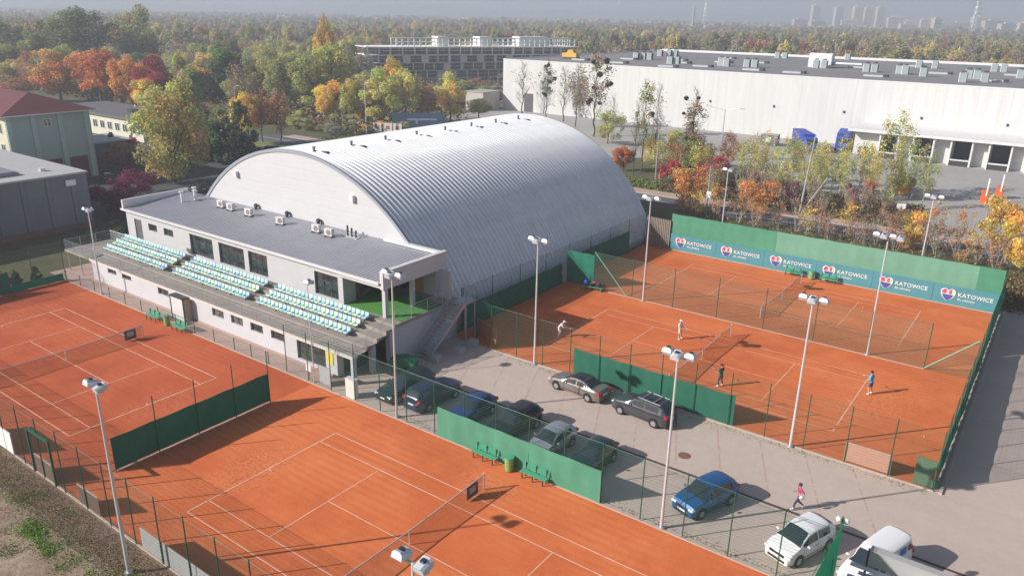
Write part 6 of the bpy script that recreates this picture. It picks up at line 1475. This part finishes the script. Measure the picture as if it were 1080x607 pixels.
# far woodland: nobody could count it
def woodland(name, rmin, rmax, sp, K, h0, size, exclude, clump=1.0):
    P = []; xs_ = np.arange(-rmax, rmax, sp)
    for f in np.arange(rmin*.7, rmax, sp*.9):
        hw_ = f*.665*1.06+20
        for s in np.arange(-hw_, hw_, sp):
            x, y = cam2+fw*(f+rng.uniform(-.5, .5)*sp)+rt*(s+rng.uniform(-.5, .5)*sp)
            d = math.hypot(x-cam2[0], y-cam2[1])
            if rmin < d < rmax and not exclude(x, y): P.append((x, y))
    P = np.array(P); n = len(P)
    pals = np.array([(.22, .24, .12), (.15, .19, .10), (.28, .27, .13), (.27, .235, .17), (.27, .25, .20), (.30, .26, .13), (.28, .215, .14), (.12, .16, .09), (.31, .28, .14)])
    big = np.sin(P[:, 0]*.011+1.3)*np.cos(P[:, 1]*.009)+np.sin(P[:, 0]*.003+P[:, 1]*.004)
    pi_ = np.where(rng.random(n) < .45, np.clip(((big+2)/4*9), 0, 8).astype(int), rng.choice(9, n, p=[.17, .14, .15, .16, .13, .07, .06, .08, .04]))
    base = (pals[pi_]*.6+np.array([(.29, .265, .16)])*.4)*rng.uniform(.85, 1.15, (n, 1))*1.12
    H = h0*rng.uniform(.6, 1.15, n)*(1+.22*np.sin(P[:, 0]*.021+2)*np.sin(P[:, 1]*.017)); Wd = sp*clump*rng.uniform(.85, 1.3, n)
    d = rng.normal(size=(n, K, 3)); d[:, :, 2] = np.abs(d[:, :, 2])*1.1-.25; d /= np.linalg.norm(d, axis=2, keepdims=True)
    rad = rng.uniform(.6, 1.1, (n, K, 1)); bx = d*rad
    lob = 1+.25*np.sin(4*np.arctan2(d[:, :, 1], d[:, :, 0])+rng.uniform(0, 6, (n, 1)))[:, :, None]
    c = np.empty((n, K, 3)); c[:, :, 0] = P[:, 0:1]+bx[:, :, 0]*lob[:, :, 0]*Wd[:, None]*.55; c[:, :, 1] = P[:, 1:2]+bx[:, :, 1]*lob[:, :, 0]*Wd[:, None]*.55
    c[:, :, 2] = H[:, None]*.55+bx[:, :, 2]*H[:, None]*.45
    tn_ = np.repeat(base[:, None, :], K, 1)*rng.uniform(.8, 1.2, (n, K, 1))
    V = quads(c.reshape(-1, 3), size, d.reshape(-1, 3), .3); me = leaf_mesh(name, V, tn_.reshape(-1, 3), 'wood_leaf')
    o = bpy.data.objects.new(name, me); COL.objects.link(o); tag(o, kind='stuff'); print(name, n, n*K); return o
def forest(name, rmin, rmax, sp, exclude, low):
    # real tree shapes instanced on points by geometry nodes
    pal_ = [('olive', 3), ('green', 2), ('yellowgreen', 2), ('grey', 4), ('brown', 3), ('rust', 2), ('darkgreen', 2), ('paleyellow', 1), ('orange', 1)]
    cl_ = bpy.data.collections.new(name+'_kinds'); k = 0
    for cn, wt_ in pal_:
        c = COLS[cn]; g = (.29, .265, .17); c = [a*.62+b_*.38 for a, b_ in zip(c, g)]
        mt = MATS['leaf'].copy(); oi = [n for n in mt.node_tree.nodes if n.type == 'OBJECT_INFO'][0]; nt = mt.node_tree
        mxn = [n for n in nt.nodes if n.type == 'MIX'][0]
        for l in list(mxn.inputs[6].links): nt.links.remove(l)
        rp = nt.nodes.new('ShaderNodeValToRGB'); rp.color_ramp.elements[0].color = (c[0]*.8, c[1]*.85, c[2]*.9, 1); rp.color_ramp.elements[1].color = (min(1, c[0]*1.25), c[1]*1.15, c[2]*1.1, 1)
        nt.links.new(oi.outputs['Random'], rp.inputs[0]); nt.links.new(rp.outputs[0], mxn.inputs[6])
        for j in range(wt_):
            H, Wd = random.uniform(11, 17), random.uniform(6, 11)
            n, lf = (900, .55) if low else (3200, .26)
            P, T, NN = clump_crown(H, Wd, n, lf, base=.08, nclump=16 if low else 26, shape=random.choice(['round', 'tall', 'tall']), hollow=.5, tonevar=.2, seed=900+k+(100 if low else 0))
            me = leaf_mesh('crown', quads(P, lf, NN, .45), T*1.1, 'leaf'); me.materials.clear(); me.materials.append(mt)
            o = bpy.data.objects.new('woodland_tree', me); cl_.objects.link(o); k += 1
    pts = []
    for f in np.arange(rmin*.7, rmax, sp*.9):
        hw_ = f*.665*1.06+20
        for s in np.arange(-hw_, hw_, sp):
            x, y = cam2+fw*(f+rng.uniform(-.5, .5)*sp)+rt*(s+rng.uniform(-.5, .5)*sp); d = math.hypot(x-cam2[0], y-cam2[1])
            gap = sin(x*.017+1)*sin(y*.013+2)+.5*sin(x*.041)*sin(y*.037)
            if rmin < d < rmax and not exclude(x, y) and gap < 1.05: pts.append((x, y, -.3+(1.6*sin(x*.01)*sin(y*.012) if d > 350 else 0)))
    me = bpy.data.meshes.new(name); me.from_pydata(pts, [], []); o = bpy.data.objects.new(name, me); COL.objects.link(o); tag(o, kind='stuff')
    ng = bpy.data.node_groups.new(name, 'GeometryNodeTree'); ng.interface.new_socket('Geometry', in_out='INPUT', socket_type='NodeSocketGeometry'); ng.interface.new_socket('Geometry', in_out='OUTPUT', socket_type='NodeSocketGeometry')
    A = ng.nodes.new; gi, go = A('NodeGroupInput'), A('NodeGroupOutput'); ci = A('GeometryNodeCollectionInfo'); ci.inputs['Collection'].default_value = cl_; ci.inputs['Separate Children'].default_value = True; ci.inputs['Reset Children'].default_value = True
    ip = A('GeometryNodeInstanceOnPoints'); ip.inputs['Pick Instance'].default_value = True
    ri = A('FunctionNodeRandomValue'); ri.data_type = 'INT'; ri.inputs[4].default_value = 0; ri.inputs[5].default_value = k-1
    rr_ = A('FunctionNodeRandomValue'); rr_.data_type = 'FLOAT_VECTOR'; rr_.inputs[0].default_value = (0, 0, 0); rr_.inputs[1].default_value = (0, 0, 6.28); rr_.inputs['Seed'].default_value = 3
    rs = A('FunctionNodeRandomValue'); rs.data_type = 'FLOAT'; rs.inputs[2].default_value = .6; rs.inputs[3].default_value = 1.25; rs.inputs['Seed'].default_value = 7
    K_ = ng.links.new; K_(gi.outputs[0], ip.inputs['Points']); K_(ci.outputs[0], ip.inputs['Instance']); K_(ri.outputs[2], ip.inputs['Instance Index']); K_(rr_.outputs[0], ip.inputs['Rotation']); K_(rs.outputs[1], ip.inputs['Scale']); K_(ip.outputs[0], go.inputs[0])
    md = o.modifiers.new('scatter', 'NODES'); md.node_group = ng; print(name, len(pts)); return o
def ex(x, y):
    if x > -124 and y < 300: return True
    dx, dy = x-K0.x, y-K0.y; al = dx*kd.x+dy*kd.y; pe = -dx*kd.y+dy*kd.x
    if -12 < al < KL+10 and pe < 22: return True
    if y < 92: return True
    if x > -330 and x < -100 and y < 300: return True
    return False
tag(forest('woodland', 255, 760, 8.6, ex, False), 'autumn woodland stretching from the trees behind the road to the hazy middle distance', 'woodland')
tag(forest('far_woodland', 760, 1700, 13, lambda x, y: abs(x+321) < 30 and abs(y-914) < 40, True), 'hazy woodland in the distance before the far city', 'woodland')
tag(woodland('distant_forest', 1700, 4600, 42, 40, 15, 5., lambda x, y: (x > -700 and x < 0 and 1850 < y < 2250) , 1.5), 'blue-grey distant forest fading below the horizon', 'forest')
# undergrowth behind the far fence, grass by the track, leaf litter
def cover(name, n, fn, hmin, hmax, size, pals, label):
    P = np.array([fn() for _ in range(n)]); z = rng.uniform(hmin, hmax, n)**1.0
    c = np.stack([P[:, 0], P[:, 1], z], 1); up = np.zeros((n, 3)); up[:, 2] = .5
    V = quads(c, size, up); pl = np.array(pals)[rng.integers(0, len(pals), n)]*rng.uniform(.7, 1.3, (n, 1))
    o = bpy.data.objects.new(name, leaf_mesh(name, V, pl, 'wood_leaf')); COL.objects.link(o); tag(o, label, 'ground cover', kind='stuff')
U = random.uniform
cover('undergrowth', 26000, lambda: (U(-17, 44), 61.3+abs(random.gauss(0, 7))), .0, 1.3, .12, [(.10, .08, .045), (.16, .09, .05), (.05, .06, .03), (.24, .13, .05), (.09, .10, .04), (.30, .2, .06)], 'brown and green undergrowth behind the far green fence')
cover('scrub', 26000, lambda: (U(-30, 8), U(90.5, 104)), .0, .9, .13, [(.14, .12, .06), (.16, .10, .07), (.10, .12, .05), (.22, .12, .10)], 'low dry scrub between the pink pavement and the warehouse yard')
def gl():
    while True:
        x, y = U(-50, 12), U(-30, -9.3); n_ = sin(x*.9+1)*sin(y*1.7+x*.3)+.5*sin(x*2.3-y)
        if n_+U(-.5, .5) > .75 or (random.random() < .03): return (x, y)
def gl2():
    while True:
        x, y = U(-50, 12), random.gauss(-11.5, .35)
        if sin(x*.8+2)+.6*sin(x*2.1)+.5*sin(y*5+x)+random.gauss(0, .4) > .6: return (x, y)
cover('grass', 90000, gl, .0, .07, .028, [(.20, .30, .07), (.26, .34, .09), (.32, .34, .13), (.16, .22, .06)], 'patches of green grass beside the dirt track')
cover('grass', 24000, gl2, .0, .12, .03, [(.20, .32, .06), (.26, .38, .08), (.16, .24, .06)], 'strip of green grass tufts between the dirt track and the court fence')
cover('verge_grass', 30000, lambda: (U(-50, 12), random.gauss(-10.4, .8)), .0, .10, .025, [(.20, .24, .08), (.28, .24, .13), (.34, .28, .17)], 'thin dry grass along the edge of the dirt track')
cover('dry_stalks', 40000, lambda: (U(-50, 12), U(-10.9, -8.9)), .0, .16, .022, [(.16, .09, .06), (.22, .13, .09), (.10, .07, .05), (.14, .13, .05)], 'dry brown stalks on the bare soil along the court fence')
cover('road_grass', 16000, lambda: (U(-112, 8), U(89.8, 97)), .0, .25, .13, [(.14, .18, .05), (.20, .22, .07), (.10, .14, .04)], 'rough grass strip beyond the pink pavement')
def brush():
    while True:
        x, y = U(-330, -108), U(93, 300)
        dx, dy = x-K0.x, y-K0.y; al = dx*kd.x+dy*kd.y; pe = -dx*kd.y+dy*kd.x
        if (-6 < al < KL+8 and -4 < pe < 18) or (x > -128 and y > 140) or (y < 97 and x > -150): continue
        if random.random() < min(1, 160/(y+20)): return (x, y)
cover('brushwood', 60000, brush, .0, 3.2, .34, [(.16, .16, .07), (.20, .15, .10), (.13, .15, .06), (.26, .20, .09), (.22, .19, .15), (.30, .17, .08)], 'brushwood filling the floor of the autumn wood')
for i in range(60):
    x = -205+i*1.7+U(-1.5, 1.5); y = 91.5+U(0, 9)+(4 if x > -140 else 0)
    tree('shrub', x, y+(6 if x > -112 else 0), U(2.0, 4.2), U(3, 5), random.choice(['olive', 'green', 'rust', 'yellowgreen', 'grey', 'brown', 'yellow']), 'low mixed bush along the edge of the wood beyond the road', 'bush', 'bush', 'bushes along the wood edge')
for i in range(20):
    tree('thin', U(-24, 8), U(97, 112), U(6, 9.5), U(2.8, 4.2), random.choice(['yellowgreen', 'paleyellow', 'olive', 'willow', 'green']), 'slim birch with thin yellow-green leaves in the strip before the warehouse yard', 'birch', 'birch', 'birches between the road and the yard')
for i in range(10):
    tree(random.choice(['airy', 'thin', 'haze_bare']), U(-58, -26), U(98, 116), U(4.5, 8.5), U(4, 6), random.choice(['olive', 'paleyellow', 'rust', 'yellowgreen', 'grey']), 'mixed small tree between the arched hall and the warehouse yard', 'tree', 'tree', 'small trees behind the hall')
cover('leaf_litter', 1800, lambda: (U(-10, 21.4), 22.6-abs(random.gauss(0, .35))) if random.random() < .5 else (U(-10, 20), 9.6+abs(random.gauss(0, .3))), .015, .03, .035, [(.30, .16, .06), (.22, .12, .06), (.40, .28, .08)], 'fallen leaves gathered along the car park kerbs')
# hills
hv = []; hf = []; k = 0
for j, (dist, hh) in enumerate(((4300, 0), (4900, 50), (5800, 78), (6800, 80))):
    for i in range(61):
        s = (-1.0+2*i/60)*dist*.85; p = cam2+fw*dist+rt*s
        z = hh*(.75+.22*sin(s*.0011+j)+.14*sin(s*.0031+2*j)+.08*sin(s*.009))*(1.1-.3*s/dist); hv.append((p[0], p[1], max(-5, z) if j else -5))
for j in range(3):
    for i in range(60): hf.append((j*61+i, j*61+i+1, (j+1)*61+i+1, (j+1)*61+i))
b = MB(); b.raw(hv, hf); tag(b.build('hills', M('hill_wood', (.07, .08, .045), .95, 0, .3, .002), smooth=True), kind='structure')

# ------------------------------------------------------------------ haze, sky, sun
hz = MB().box(-9300, -700, -1.05, 5300, 9000, 135).build('haze', M('tmp', (1, 1, 1)), None); tag(hz, kind='stuff')
mt = bpy.data.materials.new('haze_air'); mt.use_nodes = True; nt = mt.node_tree; nt.nodes.clear()
pv = nt.nodes.new('ShaderNodeVolumePrincipled'); pv.inputs['Color'].default_value = (.63, .69, .80, 1); pv.inputs['Density'].default_value = .00070; pv.inputs['Anisotropy'].default_value = .1
out = nt.nodes.new('ShaderNodeOutputMaterial'); nt.links.new(pv.outputs[0], out.inputs['Volume']); hz.data.materials.clear(); hz.data.materials.append(mt)
w = bpy.data.worlds.new('World'); sc.world = w; w.use_nodes = True; nt = w.node_tree
sky = nt.nodes.new('ShaderNodeTexSky'); sky.sky_type = 'NISHITA'; sky.sun_disc = False
sky.sun_elevation = R(28.3); sky.sun_rotation = R(220); sky.air_density = 1.0; sky.dust_density = 1.6; sky.ozone_density = 1.5
nt.links.new(sky.outputs[0], nt.nodes['Background'].inputs['Color']); nt.nodes['Background'].inputs['Strength'].default_value = .068
sl = bpy.data.lights.new('sun', 'SUN'); so_ = bpy.data.objects.new('sun', sl); COL.objects.link(so_)
sl.energy = 5.0; sl.angle = R(.5); sl.color = (1, .945, .87)
el = R(28.3); az = R(50); so_.rotation_euler = Vector((cos(az)*cos(el), sin(az)*cos(el), -sin(el))).to_track_quat('-Z', 'Y').to_euler()
so_.location = (0, 0, 50)
sc.view_settings.view_transform = 'Standard'; sc.view_settings.look = 'None'; sc.view_settings.exposure = 0.42; sc.view_settings.gamma = 1.0
sc.render.engine = 'CYCLES'; cy = sc.cycles
cy.max_bounces = 6; cy.diffuse_bounces = 3; cy.glossy_bounces = 3; cy.transparent_max_bounces = 24; cy.volume_bounces = 1; cy.transmission_bounces = 3
cy.use_denoising = True
try: cy.denoiser = 'OPENIMAGEDENOISE'; cy.denoising_input_passes = 'RGB_ALBEDO_NORMAL'
except Exception: pass
cy.caustics_reflective = False; cy.caustics_refractive = False; cy.use_adaptive_sampling = True; cy.adaptive_threshold = .01
sc.render.resolution_x = 1024; sc.render.resolution_y = 575
